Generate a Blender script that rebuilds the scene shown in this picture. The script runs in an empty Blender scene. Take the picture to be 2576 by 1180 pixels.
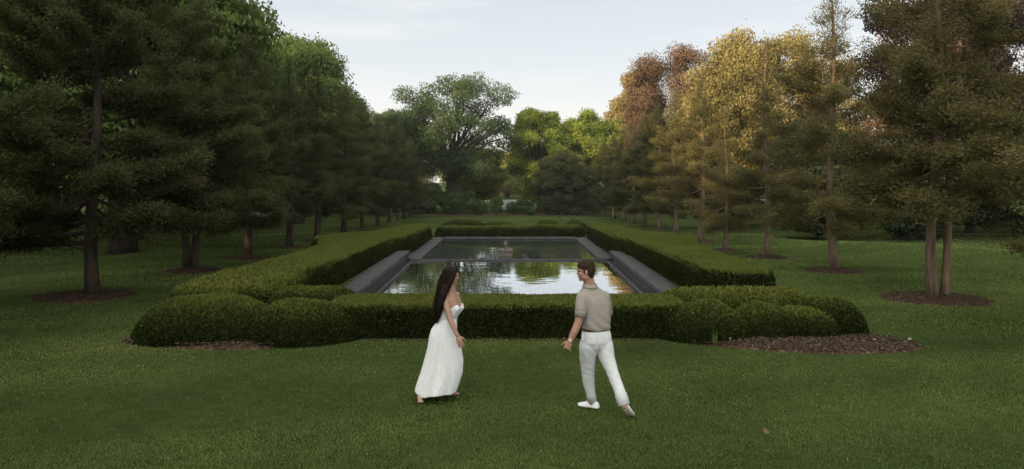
import bpy, bmesh, math, random
import numpy as np
from mathutils import Vector, Matrix

SC = bpy.context.scene
COL = SC.collection
PI = math.pi
# ------------------------------------------------------------------ camera frame
F, CX, HZ, H0 = 1750.0, 1282.0, 450.0, 2.58     # focal length and horizon in 2576-px units, eye height
SLOPE = 0.01943                                  # the lawn falls gently away from the viewer

def gz(x, y):
    """height of the ground"""
    x = np.asarray(x, float); y = np.asarray(y, float)
    base = -SLOPE * (80 - np.log1p(np.exp(np.clip((80 - y) / 5.0, -40, 40))) * 5.0)
    w = np.clip((np.abs(x) - 11.5) / 6.0, 0, 1)
    base = base + w * (0.16 * np.sin(x * 0.42 + y * 0.23) + 0.12 * np.sin(y * 0.31 - x * 0.17 + 1.3)) * np.clip((y - 8) / 10, 0, 1)
    return base
def g(x, y): return float(gz(x, y))
def PT(px, py, Y):
    return Vector(((px - CX) * Y / F, Y, H0 - (py - HZ) * Y / F))

# ------------------------------------------------------------------ object helpers
def empty(name, loc, label, cat, group=None, rz=0.0):
    o = bpy.data.objects.new(name, None); COL.objects.link(o)
    o.location = loc; o.rotation_euler = (0, 0, rz); o.empty_display_size = 0.2
    tag(o, label, cat, group); return o
def tag(o, label=None, cat=None, group=None, kind=None):
    if label: o['label'] = label
    if cat: o['category'] = cat
    if group: o['group'] = group
    if kind: o['kind'] = kind
    return o
def link(name, me, mat=None, parent=None, loc=None):
    o = bpy.data.objects.new(name, me); COL.objects.link(o)
    if mat is not None and len(me.materials) == 0: me.materials.append(mat)
    if parent is not None: o.parent = parent
    if loc is not None: o.location = loc
    return o
def copy_tree(o, parent=None):
    c = o.copy(); COL.objects.link(c); c.parent = parent
    for ch in [k for k in bpy.data.objects if k.parent == o]: copy_tree(ch, c)
    return c

def mesh_np(name, V, Fc, tint=None, smooth=False, mats=None):
    """V (n,3), Fc (m,k) -> mesh; tint is a per-face float"""
    V = np.asarray(V, np.float32); Fc = np.asarray(Fc, np.int32)
    me = bpy.data.meshes.new(name)
    n, (m, k) = len(V), Fc.shape
    me.vertices.add(n); me.vertices.foreach_set('co', V.ravel())
    me.loops.add(m * k); me.loops.foreach_set('vertex_index', Fc.ravel())
    me.polygons.add(m)
    me.polygons.foreach_set('loop_start', np.arange(0, m * k, k, dtype=np.int32))
    me.polygons.foreach_set('loop_total', np.full(m, k, np.int32))
    if smooth: me.polygons.foreach_set('use_smooth', np.ones(m, bool))
    if mats is not None: me.polygons.foreach_set('material_index', np.asarray(mats, np.int32))
    me.update(calc_edges=True)
    if tint is not None:
        a = me.attributes.new('tint', 'FLOAT', 'FACE'); a.data.foreach_set('value', np.asarray(tint, np.float32))
    me.validate()
    return me

class MB:
    """collects quads and tubes into one mesh"""
    def __init__(s): s.V, s.F, s.n = [], [], 0
    def add(s, V, Fc):
        s.V.append(np.asarray(V, float)); s.F.append(np.asarray(Fc, int) + s.n); s.n += len(V)
    def tube(s, pts, rad, k=8, cap=True):
        P = np.asarray([tuple(p) for p in pts], float); n = len(P)
        R = np.broadcast_to(np.asarray(rad, float), (n,)) if np.ndim(rad) < 2 else rad
        T = np.gradient(P, axis=0); T /= np.linalg.norm(T, axis=1)[:, None] + 1e-9
        ref = np.array([0.0, 0, 1]) if abs(T[0][2]) < 0.9 else np.array([1.0, 0, 0])
        U = np.cross(T, ref); U /= np.linalg.norm(U, axis=1)[:, None] + 1e-9
        W = np.cross(T, U)
        a = np.arange(k) * 2 * PI / k
        V = P[:, None, :] + R[:, None, None] * (np.cos(a)[None, :, None] * U[:, None, :] + np.sin(a)[None, :, None] * W[:, None, :])
        s.rings(V, cap)
    def rings(s, V, cap=True):
        V = np.asarray(V, float); n, k = V.shape[:2]
        i, j = np.meshgrid(np.arange(n - 1), np.arange(k), indexing='ij'); j2 = (j + 1) % k
        Q = np.stack([i * k + j, i * k + j2, (i + 1) * k + j2, (i + 1) * k + j], -1).reshape(-1, 4)
        VV = V.reshape(-1, 3)
        if cap:
            c0, c1 = V[0].mean(0), V[-1].mean(0); b = len(VV)
            VV = np.vstack([VV, c0, c1]); jj = np.arange(k); jn = (jj + 1) % k
            # caps as degenerate-free triangles kept as quads by splitting pairs
            half = np.arange(0, k, 2)
            e0 = np.stack([np.full(len(half), b), (half + 2) % k, (half + 1) % k, half], -1)
            e1 = np.stack([np.full(len(half), b + 1), (n - 1) * k + half, (n - 1) * k + (half + 1) % k, (n - 1) * k + (half + 2) % k], -1)
            Q = np.vstack([Q, e0, e1])
        s.add(VV, Q)
    def ell(s, c, axes, k=16, n=10):
        """ellipsoid: axes is 3 vectors"""
        c = np.asarray(tuple(c)); A = np.asarray([tuple(a) for a in axes], float)
        th = np.linspace(0.04, PI - 0.04, n); ph = np.arange(k) * 2 * PI / k
        V = np.stack([np.sin(th)[:, None] * np.cos(ph)[None], np.sin(th)[:, None] * np.sin(ph)[None], np.cos(th)[:, None] * np.ones(k)[None]], -1)
        s.rings(c + V @ A, True)
    def box(s, lo, hi):
        x0, y0, z0 = lo; x1, y1, z1 = hi
        V = [(x0,y0,z0),(x1,y0,z0),(x1,y1,z0),(x0,y1,z0),(x0,y0,z1),(x1,y0,z1),(x1,y1,z1),(x0,y1,z1)]
        s.add(V, [(0,3,2,1),(4,5,6,7),(0,1,5,4),(1,2,6,5),(2,3,7,6),(3,0,4,7)])
    def lathe(s, c, prof, k=20):
        a = np.arange(k) * 2 * PI / k
        V = np.array([[(c[0] + r * math.cos(t), c[1] + r * math.sin(t), c[2] + z) for t in a] for r, z in prof])
        s.rings(V, True)
    def mesh(s, name, smooth=True):
        return mesh_np(name, np.vstack(s.V), np.vstack(s.F), smooth=smooth)
    def build(s, name, mat, parent=None, smooth=True, bevel=0.0):
        o = link(name, s.mesh(name, smooth), mat, parent)
        if bevel:
            b = o.modifiers.new('b', 'BEVEL'); b.width = bevel; b.segments = 2; b.limit_method = 'ANGLE'
        return o

def leaf_mesh(name, C, D, N, L, Wd, tint, bend=0.15):
    """leaf-shaped quads: centre, long direction, face normal, length, width, tint per leaf"""
    C, D, N = (np.asarray(a, float) for a in (C, D, N))
    D = D / (np.linalg.norm(D, axis=1)[:, None] + 1e-9)
    S = np.cross(D, N); S /= np.linalg.norm(S, axis=1)[:, None] + 1e-9
    U = np.cross(S, D)
    L = np.asarray(L)[:, None]; Wd = np.asarray(Wd)[:, None]
    b = C - D * L * .5; t = C + D * L * .5 - U * L * bend
    l = C + S * Wd * .5 + U * L * bend * .4 + D * L * .05; r = C - S * Wd * .5 + U * L * bend * .4 + D * L * .05
    V = np.stack([b, l, t, r], 1).reshape(-1, 3)
    Q = np.arange(len(C) * 4).reshape(-1, 4)
    return mesh_np(name, V, Q, tint)
def unit(rng, n):
    v = rng.normal(size=(n, 3)); return v / np.linalg.norm(v, axis=1)[:, None]

# ------------------------------------------------------------------ materials
def new_mat(name):
    m = bpy.data.materials.new(name); m.use_nodes = True; nt = m.node_tree
    nt.nodes.clear(); out = nt.nodes.new('ShaderNodeOutputMaterial')
    return m, nt, out
def N_(nt, t, **kw):
    n = nt.nodes.new(t)
    for k, v in kw.items():
        if hasattr(n, k) and k not in ('inputs',): setattr(n, k, v)
    return n
def ramp(nt, stops):
    r = nt.nodes.new('ShaderNodeValToRGB'); e = r.color_ramp.elements
    while len(e) < len(stops): e.new(0.5)
    for i, (p, c) in enumerate(stops): e[i].position = p; e[i].color = (*c, 1)
    return r
def noise(nt, scale, detail=4, rough=.55, coord='Object', stretch=None):
    tc = nt.nodes.new('ShaderNodeTexCoord'); n = nt.nodes.new('ShaderNodeTexNoise')
    n.inputs['Scale'].default_value = scale; n.inputs['Detail'].default_value = detail; n.inputs['Roughness'].default_value = rough
    src = tc.outputs[coord]
    if stretch:
        mp = nt.nodes.new('ShaderNodeMapping'); mp.inputs['Scale'].default_value = stretch
        nt.links.new(src, mp.inputs['Vector']); src = mp.outputs['Vector']
    nt.links.new(src, n.inputs['Vector']); return n

def leaf_mat(name, stops, trans=.3, vary=.25, patch=0.35):
    m, nt, out = new_mat(name); L = nt.links.new
    at = N_(nt, 'ShaderNodeAttribute', attribute_name='tint')
    nz = noise(nt, .55, 2); oi = N_(nt, 'ShaderNodeObjectInfo')
    ma = N_(nt, 'ShaderNodeMath', operation='MULTIPLY_ADD'); ma.inputs[1].default_value = patch; L(nz.outputs['Fac'], ma.inputs[0]); 
    sub = N_(nt, 'ShaderNodeMath', operation='MULTIPLY_ADD'); sub.inputs[1].default_value = vary; sub.inputs[2].default_value = -vary * .5 - patch * .5
    L(oi.outputs['Random'], sub.inputs[0]); L(sub.outputs[0], ma.inputs[2])
    ad = N_(nt, 'ShaderNodeMath', operation='ADD'); L(at.outputs['Fac'], ad.inputs[0]); L(ma.outputs[0], ad.inputs[1])
    r = ramp(nt, stops); L(ad.outputs[0], r.inputs['Fac'])
    d = nt.nodes.new('ShaderNodeBsdfDiffuse'); t = nt.nodes.new('ShaderNodeBsdfTranslucent'); mx = nt.nodes.new('ShaderNodeMixShader')
    L(r.outputs['Color'], d.inputs['Color']); L(r.outputs['Color'], t.inputs['Color'])
    mx.inputs[0].default_value = trans; L(d.outputs[0], mx.inputs[1]); L(t.outputs[0], mx.inputs[2]); L(mx.outputs[0], out.inputs['Surface'])
    return m
def surf_mat(name, stops, scale=6, detail=6, rough=.8, bump=.3, bscale=None, stretch=None, coord='Object', spec=.3, bdist=.02):
    m, nt, out = new_mat(name); L = nt.links.new
    nz = noise(nt, scale, detail, .6, coord, stretch); r = ramp(nt, stops); L(nz.outputs['Fac'], r.inputs['Fac'])
    p = nt.nodes.new('ShaderNodeBsdfPrincipled'); L(r.outputs['Color'], p.inputs['Base Color'])
    p.inputs['Roughness'].default_value = rough; p.inputs['Specular IOR Level'].default_value = spec
    if bump:
        nb = noise(nt, bscale or scale * 3, 5, .6, coord, stretch); b = nt.nodes.new('ShaderNodeBump')
        b.inputs['Strength'].default_value = bump; b.inputs['Distance'].default_value = bdist
        L(nb.outputs['Fac'], b.inputs['Height']); L(b.outputs['Normal'], p.inputs['Normal'])
    L(p.outputs[0], out.inputs['Surface']); return m

M = {}
M['bark'] = surf_mat('bark', [(.3,(0.0190,0.0136,0.0095)),(.55,(0.0510,0.0374,0.0272)),(.8,(0.0884,0.0666,0.0490))], 7, 8, .95, .9, 14, (1,1,.18), bdist=.05)
M['bark_red_lit'] = surf_mat('lit_conifer_bark', [(.3,(0.0563,0.0393,0.0256)),(.55,(0.1606,0.1081,0.0705)),(.8,(0.2729,0.1933,0.1315))], 9, 8, .95, .9, 16, (1,1,.12), bdist=.05)  # reddish bark with the sunlight on the right-row trunks put into its colour
M['conifer'] = leaf_mat('conifer_foliage', [(0,(0.0480,0.0500,0.0212)),(.5,(0.0847,0.0888,0.0357)),(1,(0.1298,0.1345,0.0536))], .35)
M['conifer_warm_lit'] = leaf_mat('warm_lit_conifer_foliage', [(0,(0.0756,0.0673,0.0280)),(.5,(0.1277,0.1134,0.0449)),(1,(0.1868,0.1593,0.0636))], .35)  # lit copy of the conifer foliage, warm light put into its colour
M['chestnut'] = leaf_mat('chestnut_leaves', [(0,(0.0459,0.0676,0.0215)),(.5,(0.1037,0.1523,0.0431)),(.85,(0.1727,0.2326,0.0646)),(1,(0.3743,0.3174,0.0862))], .35)
M['oak'] = leaf_mat('oak_leaves', [(0,(0.0436,0.0644,0.0254)),(.5,(0.0911,0.1329,0.0508)),(1,(0.1980,0.2214,0.0817))], .3)
M['maple'] = leaf_mat('maple_leaves', [(0,(0.0829,0.1200,0.0194)),(.5,(0.1999,0.2532,0.0418)),(1,(0.4332,0.4133,0.0696))], .2)
M['conifer_gold_lit'] = leaf_mat('gold_lit_conifer_foliage', [(0,(0.0765,0.0702,0.0288)),(.5,(0.1530,0.1305,0.0495)),(1,(0.3060,0.2340,0.0765))], .2)  # sunlight painted into the leaf colour of two right-row conifers
M['golden'] = leaf_mat('sunlit_golden_leaves', [(0,(.15,.125,.042)),(.45,(.30,.240,.082)),(.8,(.42,.32,.11)),(1,(.44,.26,.09))], .15)  # golden leaves, colour raised to carry the low sunlight
M['sunny'] = leaf_mat('sunlit_yellow_green_leaves', [(0,(.12,.13,.035)),(.5,(.28,.27,.07)),(1,(.42,.37,.11))], .25)
M['copper'] = leaf_mat('copper_leaves', [(0,(.085,.055,.034)),(.5,(.19,.115,.066)),(1,(.29,.175,.095))], .15)  # copper leaf colour, brightened to stand for sun on the crown
M['purple'] = leaf_mat('purple_maple_leaves', [(0,(.016,.013,.011)),(.5,(.032,.026,.022)),(1,(.055,.045,.032))], 0.2)
M['dark'] = leaf_mat('dark_evergreen_leaves', [(0,(0.0173,0.0246,0.0122)),(.5,(0.0390,0.0558,0.0245)),(1,(0.0780,0.1027,0.0408))], .15)
M['olive'] = leaf_mat('olive_evergreen_leaves', [(0,(0.0480,0.0527,0.0216)),(.5,(0.0960,0.1023,0.0405)),(1,(0.1600,0.1628,0.0648))], .2)
M['shrub'] = leaf_mat('shrub_leaves', [(0,(0.0302,0.0490,0.0174)),(.5,(0.0660,0.1093,0.0383)),(1,(0.1320,0.1885,0.0696))], .25)
M['yew'] = leaf_mat('yew_hedge', [(0,(0.0138,0.0184,0.0066)),(.35,(0.0379,0.0494,0.0132)),(.6,(0.0759,0.0920,0.0220)),(.86,(0.1323,0.1495,0.0352)),(.97,(0.1380,0.1380,0.0330)),(1,(0.1495,0.0633,0.0242))], .2, .1, .34)
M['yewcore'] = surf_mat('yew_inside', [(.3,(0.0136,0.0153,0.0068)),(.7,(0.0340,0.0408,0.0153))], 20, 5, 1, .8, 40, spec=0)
M['stone'] = surf_mat('dark_stone', [(.25,(.016,.016,.016)),(.5,(.040,.040,.040)),(.8,(.078,.077,.075))], 3.5, 9, .7, .35, 26, spec=.25, bdist=.01)
M['stone_warm'] = surf_mat('weathered_sandstone', [(.3,(0.0675,0.0540,0.0420)),(.55,(0.1350,0.1080,0.0840)),(.8,(0.2025,0.1692,0.1330))], 9, 8, .8, .5, 30, bdist=.006)
M['bronze'] = surf_mat('dull_bronze', [(.3,(.05,.045,.04)),(.7,(.13,.115,.10))], 20, 5, .5, .3, 50, bdist=.004)
M['mulch'] = None
# ------------------------------------------------------------------ more materials: lawn, mulch, water, road
def lawn_material():
    m, nt, out = new_mat('lawn_turf'); L = nt.links.new
    a = noise(nt, .28, 4, .6); b = noise(nt, 5.0, 6, .7); c = noise(nt, 60, 4, .7)
    r1 = ramp(nt, [(.3,(.040,.062,.019)),(.5,(.062,.092,.027)),(.7,(.095,.115,.040))]); L(a.outputs['Fac'], r1.inputs['Fac'])
    r2 = ramp(nt, [(.3,(.55,.55,.5)),(.7,(1.25,1.2,1.2))]); L(b.outputs['Fac'], r2.inputs['Fac'])
    r3 = ramp(nt, [(.35,(.55,.55,.55)),(.7,(1.3,1.3,1.3))]); L(c.outputs['Fac'], r3.inputs['Fac'])
    m1 = N_(nt, 'ShaderNodeMix', data_type='RGBA', blend_type='MULTIPLY'); m1.inputs[0].default_value = 1
    L(r1.outputs[0], m1.inputs[6]); L(r2.outputs[0], m1.inputs[7])
    m2 = N_(nt, 'ShaderNodeMix', data_type='RGBA', blend_type='MULTIPLY'); m2.inputs[0].default_value = 1
    L(m1.outputs[2], m2.inputs[6]); L(r3.outputs[0], m2.inputs[7])
    p = nt.nodes.new('ShaderNodeBsdfPrincipled'); p.inputs['Roughness'].default_value = 1; p.inputs['Specular IOR Level'].default_value = 0
    L(m2.outputs[2], p.inputs['Base Color'])
    bp = nt.nodes.new('ShaderNodeBump'); bp.inputs['Strength'].default_value = .8; bp.inputs['Distance'].default_value = .05
    L(c.outputs['Fac'], bp.inputs['Height']); L(bp.outputs[0], p.inputs['Normal']); L(p.outputs[0], out.inputs['Surface'])
    return m
M['lawn'] = lawn_material()
M['grass'] = leaf_mat('grass_blades', [(0,(0.0664,0.0955,0.0289)),(.4,(0.1329,0.1798,0.0529)),(.75,(0.2141,0.2471,0.0794)),(.93,(0.3138,0.2948,0.1112)),(1,(0.6279,0.4069,0.1985))], .3, 0, .35)

def mulch_material():
    m, nt, out = new_mat('wood_mulch'); L = nt.links.new
    tc = nt.nodes.new('ShaderNodeTexCoord'); nz = noise(nt, 3.2, 4, .6)
    v = nt.nodes.new('ShaderNodeTexVoronoi'); v.inputs['Scale'].default_value = 26; L(tc.outputs['Object'], v.inputs['Vector'])
    r = ramp(nt, [(.0,(.026,.017,.011)),(.45,(.065,.042,.028)),(.8,(.115,.078,.054)),(1,(.19,.15,.12))]); L(v.outputs['Color'], r.inputs['Fac'])
    r2 = ramp(nt, [(.3,(.7,.6,.55)),(.7,(1.25,1.15,1.1))]); L(nz.outputs['Fac'], r2.inputs['Fac'])
    mx = N_(nt, 'ShaderNodeMix', data_type='RGBA', blend_type='MULTIPLY'); mx.inputs[0].default_value = 1
    L(r.outputs[0], mx.inputs[6]); L(r2.outputs[0], mx.inputs[7])
    p = nt.nodes.new('ShaderNodeBsdfPrincipled'); p.inputs['Roughness'].default_value = .95; p.inputs['Specular IOR Level'].default_value = .1
    L(mx.outputs[2], p.inputs['Base Color'])
    bp = nt.nodes.new('ShaderNodeBump'); bp.inputs['Strength'].default_value = 1; bp.inputs['Distance'].default_value = .03
    L(v.outputs['Distance'], bp.inputs['Height']); L(bp.outputs[0], p.inputs['Normal']); L(p.outputs[0], out.inputs['Surface'])
    return m
M['mulch'] = mulch_material()
M['chip'] = leaf_mat('wood_chips', [(0,(0.0298,0.0202,0.0133)),(.4,(0.0723,0.0506,0.0342)),(.75,(0.1275,0.0966,0.0712)),(1,(0.2550,0.2300,0.1900))], 0, 0, .3)
M['soil'] = surf_mat('bare_soil', [(.3,(.02,.014,.009)),(.7,(.055,.038,.026))], 8, 6, 1, .6, spec=0)
M['road'] = surf_mat('road_asphalt', [(.3,(0.0935,0.0963,0.1045)),(.7,(0.1485,0.1540,0.1650))], 2, 6, .9, .2)
M['kerb'] = surf_mat('kerb_stone', [(.3,(.3,.26,.22)),(.7,(.45,.4,.34))], 2, 4, .9, .2)

def water_material(name, murk, mixv, rip, sc, tilt=.019):
    m, nt, out = new_mat(name); L = nt.links.new
    n1 = noise(nt, sc, 3, .5, 'Object', (.75, 1.0, 1)); n2 = noise(nt, sc * 3.1, 3, .5, 'Object', (.45, 1, 1))
    mm = N_(nt, 'ShaderNodeMath', operation='MULTIPLY_ADD'); mm.inputs[1].default_value = .12
    L(n2.outputs['Fac'], mm.inputs[0]); L(n1.outputs['Fac'], mm.inputs[2])
    bp = nt.nodes.new('ShaderNodeBump'); bp.inputs['Strength'].default_value = 1; bp.inputs['Distance'].default_value = rip
    L(mm.outputs[0], bp.inputs['Height'])
    d = nt.nodes.new('ShaderNodeBsdfDiffuse'); gl = nt.nodes.new('ShaderNodeBsdfGlossy'); gl.inputs['Roughness'].default_value = .0
    gl.inputs['Color'].default_value = (.94, .95, .96, 1)
    nm = noise(nt, .6, 4, .6); rr = ramp(nt, [(.3, tuple(c * .7 for c in murk)), (.7, tuple(c * 1.3 for c in murk))]); L(nm.outputs['Fac'], rr.inputs['Fac']); L(rr.outputs[0], d.inputs['Color'])
    fr = nt.nodes.new('ShaderNodeFresnel'); fr.inputs['IOR'].default_value = 1.33
    ml = N_(nt, 'ShaderNodeMath', operation='MULTIPLY_ADD'); ml.inputs[1].default_value = mixv[0]; ml.inputs[2].default_value = mixv[1]; ml.use_clamp = True
    L(fr.outputs[0], ml.inputs[0])
    mx = nt.nodes.new('ShaderNodeMixShader'); L(ml.outputs[0], mx.inputs[0]); L(d.outputs[0], mx.inputs[1]); L(gl.outputs[0], mx.inputs[2])
    tl = N_(nt, 'ShaderNodeVectorMath', operation='ADD'); tl.inputs[1].default_value = (0, -tilt, 0); L(bp.outputs[0], tl.inputs[0])   # ripple faces turned to the viewer dominate at a grazing angle
    nv = N_(nt, 'ShaderNodeVectorMath', operation='NORMALIZE'); L(tl.outputs[0], nv.inputs[0]); L(nv.outputs[0], gl.inputs['Normal']); L(mx.outputs[0], out.inputs['Surface'])
    return m
M['water_low'] = water_material('pond_water', (.018, .02, .015), (.9, .52), .0058, 1.15)
M['water_up'] = water_material('murky_pond_water', (.034, .041, .035), (.85, .10), .0045, 1.1, .004)

# ------------------------------------------------------------------ footprints
def ellipse(cx, cy, rx, ry, n=28, jit=0.0, seed=0, rot=0.0):
    rng = np.random.default_rng(seed); a = np.arange(n) * 2 * PI / n
    k = 1 + jit * (np.sin(a * 3 + rng.uniform(0, 6)) + .6 * np.sin(a * 5 + rng.uniform(0, 6)))
    x = rx * np.cos(a) * k; y = ry * np.sin(a) * k
    return np.stack([cx + x * math.cos(rot) - y * math.sin(rot), cy + x * math.sin(rot) + y * math.cos(rot)], 1)
def smooth_poly(P, it=2):
    P = np.asarray(P, float)
    for _ in range(it):
        Q = np.roll(P, -1, 0); P = np.stack([P * .75 + Q * .25, P * .25 + Q * .75], 1).reshape(-1, 2)
    return P
def sdf(poly, x, y):
    """signed distance, positive inside"""
    x = np.asarray(x, float); y = np.asarray(y, float); shp = x.shape; x = x.ravel(); y = y.ravel()
    d = np.full(x.shape, 1e9); ins = np.zeros(x.shape, bool); n = len(poly)
    for i in range(n):
        ax, ay = poly[i]; bx, by = poly[(i + 1) % n]
        ex, ey = bx - ax, by - ay; wx, wy = x - ax, y - ay
        t = np.clip((wx * ex + wy * ey) / (ex * ex + ey * ey + 1e-12), 0, 1)
        d = np.minimum(d, (wx - t * ex) ** 2 + (wy - t * ey) ** 2)
        c = (ay > y) != (by > y)
        ins ^= c & (x < (bx - ax) * (y - ay) / (by - ay + 1e-12) + ax)
    d = np.sqrt(d); return np.where(ins, d, -d).reshape(shp)

NOISE_T = np.random.default_rng(5).uniform(0, 6.28, (8, 3))
def wob(x, y, f):
    s = 0
    for i in range(5):
        a = NOISE_T[i]; s = s + np.sin(x * f * (1 + .37 * i) * math.cos(a[0]) + y * f * (1 + .37 * i) * math.sin(a[0]) + a[1]) / (1 + .4 * i)
    return s / 3

def hedge(name, polys, H, label, cat, seed, step, dens, size, group=None, r=.4, p=2.6, lump=.04, lf=3.0, top_tint=.62, loose=0.0, rust=0.0):
    """clipped yew: a dense core under a skin of sprigs. polys: list of (polygon, height factor)"""
    allp = np.vstack([q for q, _ in polys])
    x0, y0 = allp.min(0) - step * 2; x1, y1 = allp.max(0) + step * 2
    xs = np.arange(x0, x1, step); ys = np.arange(y0, y1, step)
    X, Y = np.meshgrid(xs, ys, indexing='ij')
    h = np.zeros_like(X) ; inside = np.full(X.shape, -1e9)
    for q, hf in polys:
        d = sdf(q, X, Y); inside = np.maximum(inside, d)
        t = np.clip(d / r, 0, 1); hh = H * hf * (1 - (1 - t) ** p) ** (1 / p)
        h = np.maximum(h, hh)
    h = h * (1 + lump * 1.2 * wob(X, Y, lf) + lump * .6 * wob(X + 7, Y, lf * 2.7))
    base = gz(X, Y); Z = base + h
    V = np.stack([X, Y, Z], -1).reshape(-1, 3)
    nx, ny = X.shape; idx = np.arange(nx * ny).reshape(nx, ny)
    keep = (inside[:-1, :-1] > 0) | (inside[1:, :-1] > 0) | (inside[:-1, 1:] > 0) | (inside[1:, 1:] > 0)
    Q = np.stack([idx[:-1, :-1], idx[1:, :-1], idx[1:, 1:], idx[:-1, 1:]], -1)[keep]
    used = np.unique(Q); remap = np.full(nx * ny, -1); remap[used] = np.arange(len(used)); Vc = V[used]; Qc = remap[Q]
    # sprigs on the skin
    rng = np.random.default_rng(seed)
    A, B, C_, D_ = (Vc[Qc[:, i]] for i in range(4))
    nrm = np.cross(C_ - A, D_ - B); ar = np.linalg.norm(nrm, axis=1) / 2; nrm /= (ar * 2)[:, None] + 1e-9
    nn = int(ar.sum() * dens); f = rng.choice(len(Qc), nn, p=ar / ar.sum())
    u, v = rng.random((2, nn, 1))
    Pp = (A[f] * (1 - u) + B[f] * u) * (1 - v) + (D_[f] * (1 - u) + C_[f] * u) * v
    nf = nrm[f]; out = nf + .75 * unit(rng, nn); out[:, 2] += .25
    off = rng.uniform(-.01, .02, nn) + size * .25 + loose * rng.random(nn) ** 2 * np.clip(nf[:, 2], 0, 1)
    Pp = Pp + nf * off[:, None]
    gl = gz(Pp[:, 0], Pp[:, 1]); hh = np.clip((Pp[:, 2] - gl) / (H + 1e-6), 0, 1.2)
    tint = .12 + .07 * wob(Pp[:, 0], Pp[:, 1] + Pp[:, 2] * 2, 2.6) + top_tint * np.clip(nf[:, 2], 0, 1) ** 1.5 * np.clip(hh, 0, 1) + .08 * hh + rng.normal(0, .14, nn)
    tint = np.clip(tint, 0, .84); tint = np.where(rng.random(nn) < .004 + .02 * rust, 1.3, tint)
    Lq = rng.uniform(.7, 1.4, nn) * size; Wq = Lq * rng.uniform(.35, .6, nn)
    S = unit(rng, nn)
    me2 = leaf_mesh(name, Pp, out, S, Lq, Wq, tint)
    nv, nl = len(Vc), nn * 4
    V2 = np.empty(nl * 3, np.float32); me2.vertices.foreach_get('co', V2)
    Vall = np.vstack([Vc - np.array([0, 0, .02]), V2.reshape(-1, 3)]); Qall = np.vstack([Qc, np.arange(nl).reshape(-1, 4) + nv])
    bpy.data.meshes.remove(me2)
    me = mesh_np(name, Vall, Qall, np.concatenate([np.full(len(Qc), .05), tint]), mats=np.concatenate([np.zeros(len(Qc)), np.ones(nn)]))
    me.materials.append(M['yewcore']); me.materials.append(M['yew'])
    o = link(name, me); tag(o, label, cat, group); return o

# hedge plan (metres; camera at x=0,y=0 looking along +y)
HEDGES = []
def hplan(*a, **k): HEDGES.append((a, k))
front_hedge = smooth_poly([(-3.3,12.3),(-1.5,12.25),(1.5,12.25),(3.2,12.3),(3.3,13.0),(3.2,13.65),(1.5,13.75),(-1.5,13.75),(-3.2,13.75),(-3.4,13.0)], 1)
left_side = smooth_poly([(-5.0,16.4),(-4.78,19),(-4.78,28.3),(-4.65,29.2),(-4.38,30),(-4.36,41.4),(-6.2,41.6),(-6.4,35),(-7.2,32.6),(-8.3,31.4),(-8.4,29.2),(-7.4,27),(-6.8,24),(-6.8,20),(-7.0,16.6)], 1)
right_side = smooth_poly([(4.85,16.2),(4.75,19),(4.75,28.4),(4.45,28.9),(4.36,30),(4.36,41.4),(6.2,41.6),(6.4,35),(7.0,33),(7.9,31.5),(8.0,29),(7.2,26.5),(6.7,23),(6.6,20),(6.5,16.2)], 1)
back_hedge = smooth_poly([(-4.3,39.75),(0,39.7),(4.3,39.75),(4.3,41.9),(0,42),(-4.3,41.9)], 1)
hplan('yew_hedge', [(front_hedge, 1)], .56, 'long low clipped yew hedge right behind the walking couple', 'hedge', 11, .06, 3600, .055, lump=.025, r=.17, p=3.4)
hplan('yew_hedge', [(left_side, 1)], .68, 'long flat-topped yew hedge along the left side of the pool', 'hedge', 12, .09, 1500, .07, top_tint=.7, r=.2, p=3.4, lump=.03)
hplan('yew_hedge', [(right_side, 1)], .68, 'long flat-topped yew hedge along the right side of the pool', 'hedge', 13, .09, 1500, .07, top_tint=.7, r=.2, p=3.4, lump=.03)
hplan('yew_hedge', [(back_hedge, 1)], .58, 'wavy-topped dark hedge closing the far end of the pool', 'hedge', 14, .10, 900, .09, lump=.17, lf=1.3)
GL, GR = 'yew mounds at the left end of the front hedge', 'yew mounds at the right end of the front hedge'
hplan('yew_shrub', [(ellipse(-5.3,12.45,1.33,.95,jit=.04,seed=1),1)], .70, 'broad rounded yew mound at the far left corner above the rust mulch', 'shrub', 21, .06, 3600, .05, GL, r=.85, p=1.7, lump=.06)
hplan('yew_shrub', [(ellipse(-3.72,12.35,1.05,.84,jit=.04,seed=2),1)], .66, 'rounded yew mound merging into the left end of the front hedge', 'shrub', 22, .06, 3600, .05, GL, r=.85, p=1.7, lump=.06)
hplan('yew_shrub', [(ellipse(-3.85,13.6,1.0,.75,jit=.04,seed=3),1)], .70, 'taller dome of yew behind the left end of the front hedge', 'shrub', 23, .06, 3000, .05, GL, r=.6, p=2)
hplan('yew_shrub', [(smooth_poly([(-6.75,13.3),(-6.8,14.6),(-7.0,17.2),(-4.9,17.4),(-4.75,16.0),(-4.5,14.4),(-4.8,13.3)],1),1)], .66, 'wide loose-topped yew mass with pale new shoots, left of the pool corner', 'shrub', 24, .07, 2400, .06, GL, r=.35, loose=.10, top_tint=.75)
hplan('yew_shrub', [(ellipse(3.5,12.5,.9,.78,jit=.05,seed=5),1)], .62, 'dark yew mound next to the right end of the straight hedge', 'shrub', 25, .06, 3600, .05, GR, r=.75, p=1.6, lump=.10)
hplan('yew_shrub', [(ellipse(4.45,12.5,.72,.7,jit=.06,seed=6),1)], .62, 'dome-topped yew mound over the middle of the pale mulch bed', 'shrub', 26, .06, 3600, .05, GR, r=.75, p=1.6, lump=.10)
hplan('yew_shrub', [(ellipse(5.15,12.45,.65,.6,jit=.07,seed=7),1)], .46, 'low ragged yew mound between two domes on the right', 'shrub', 27, .06, 3600, .05, GR, r=.5, p=2, loose=.05)
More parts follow.
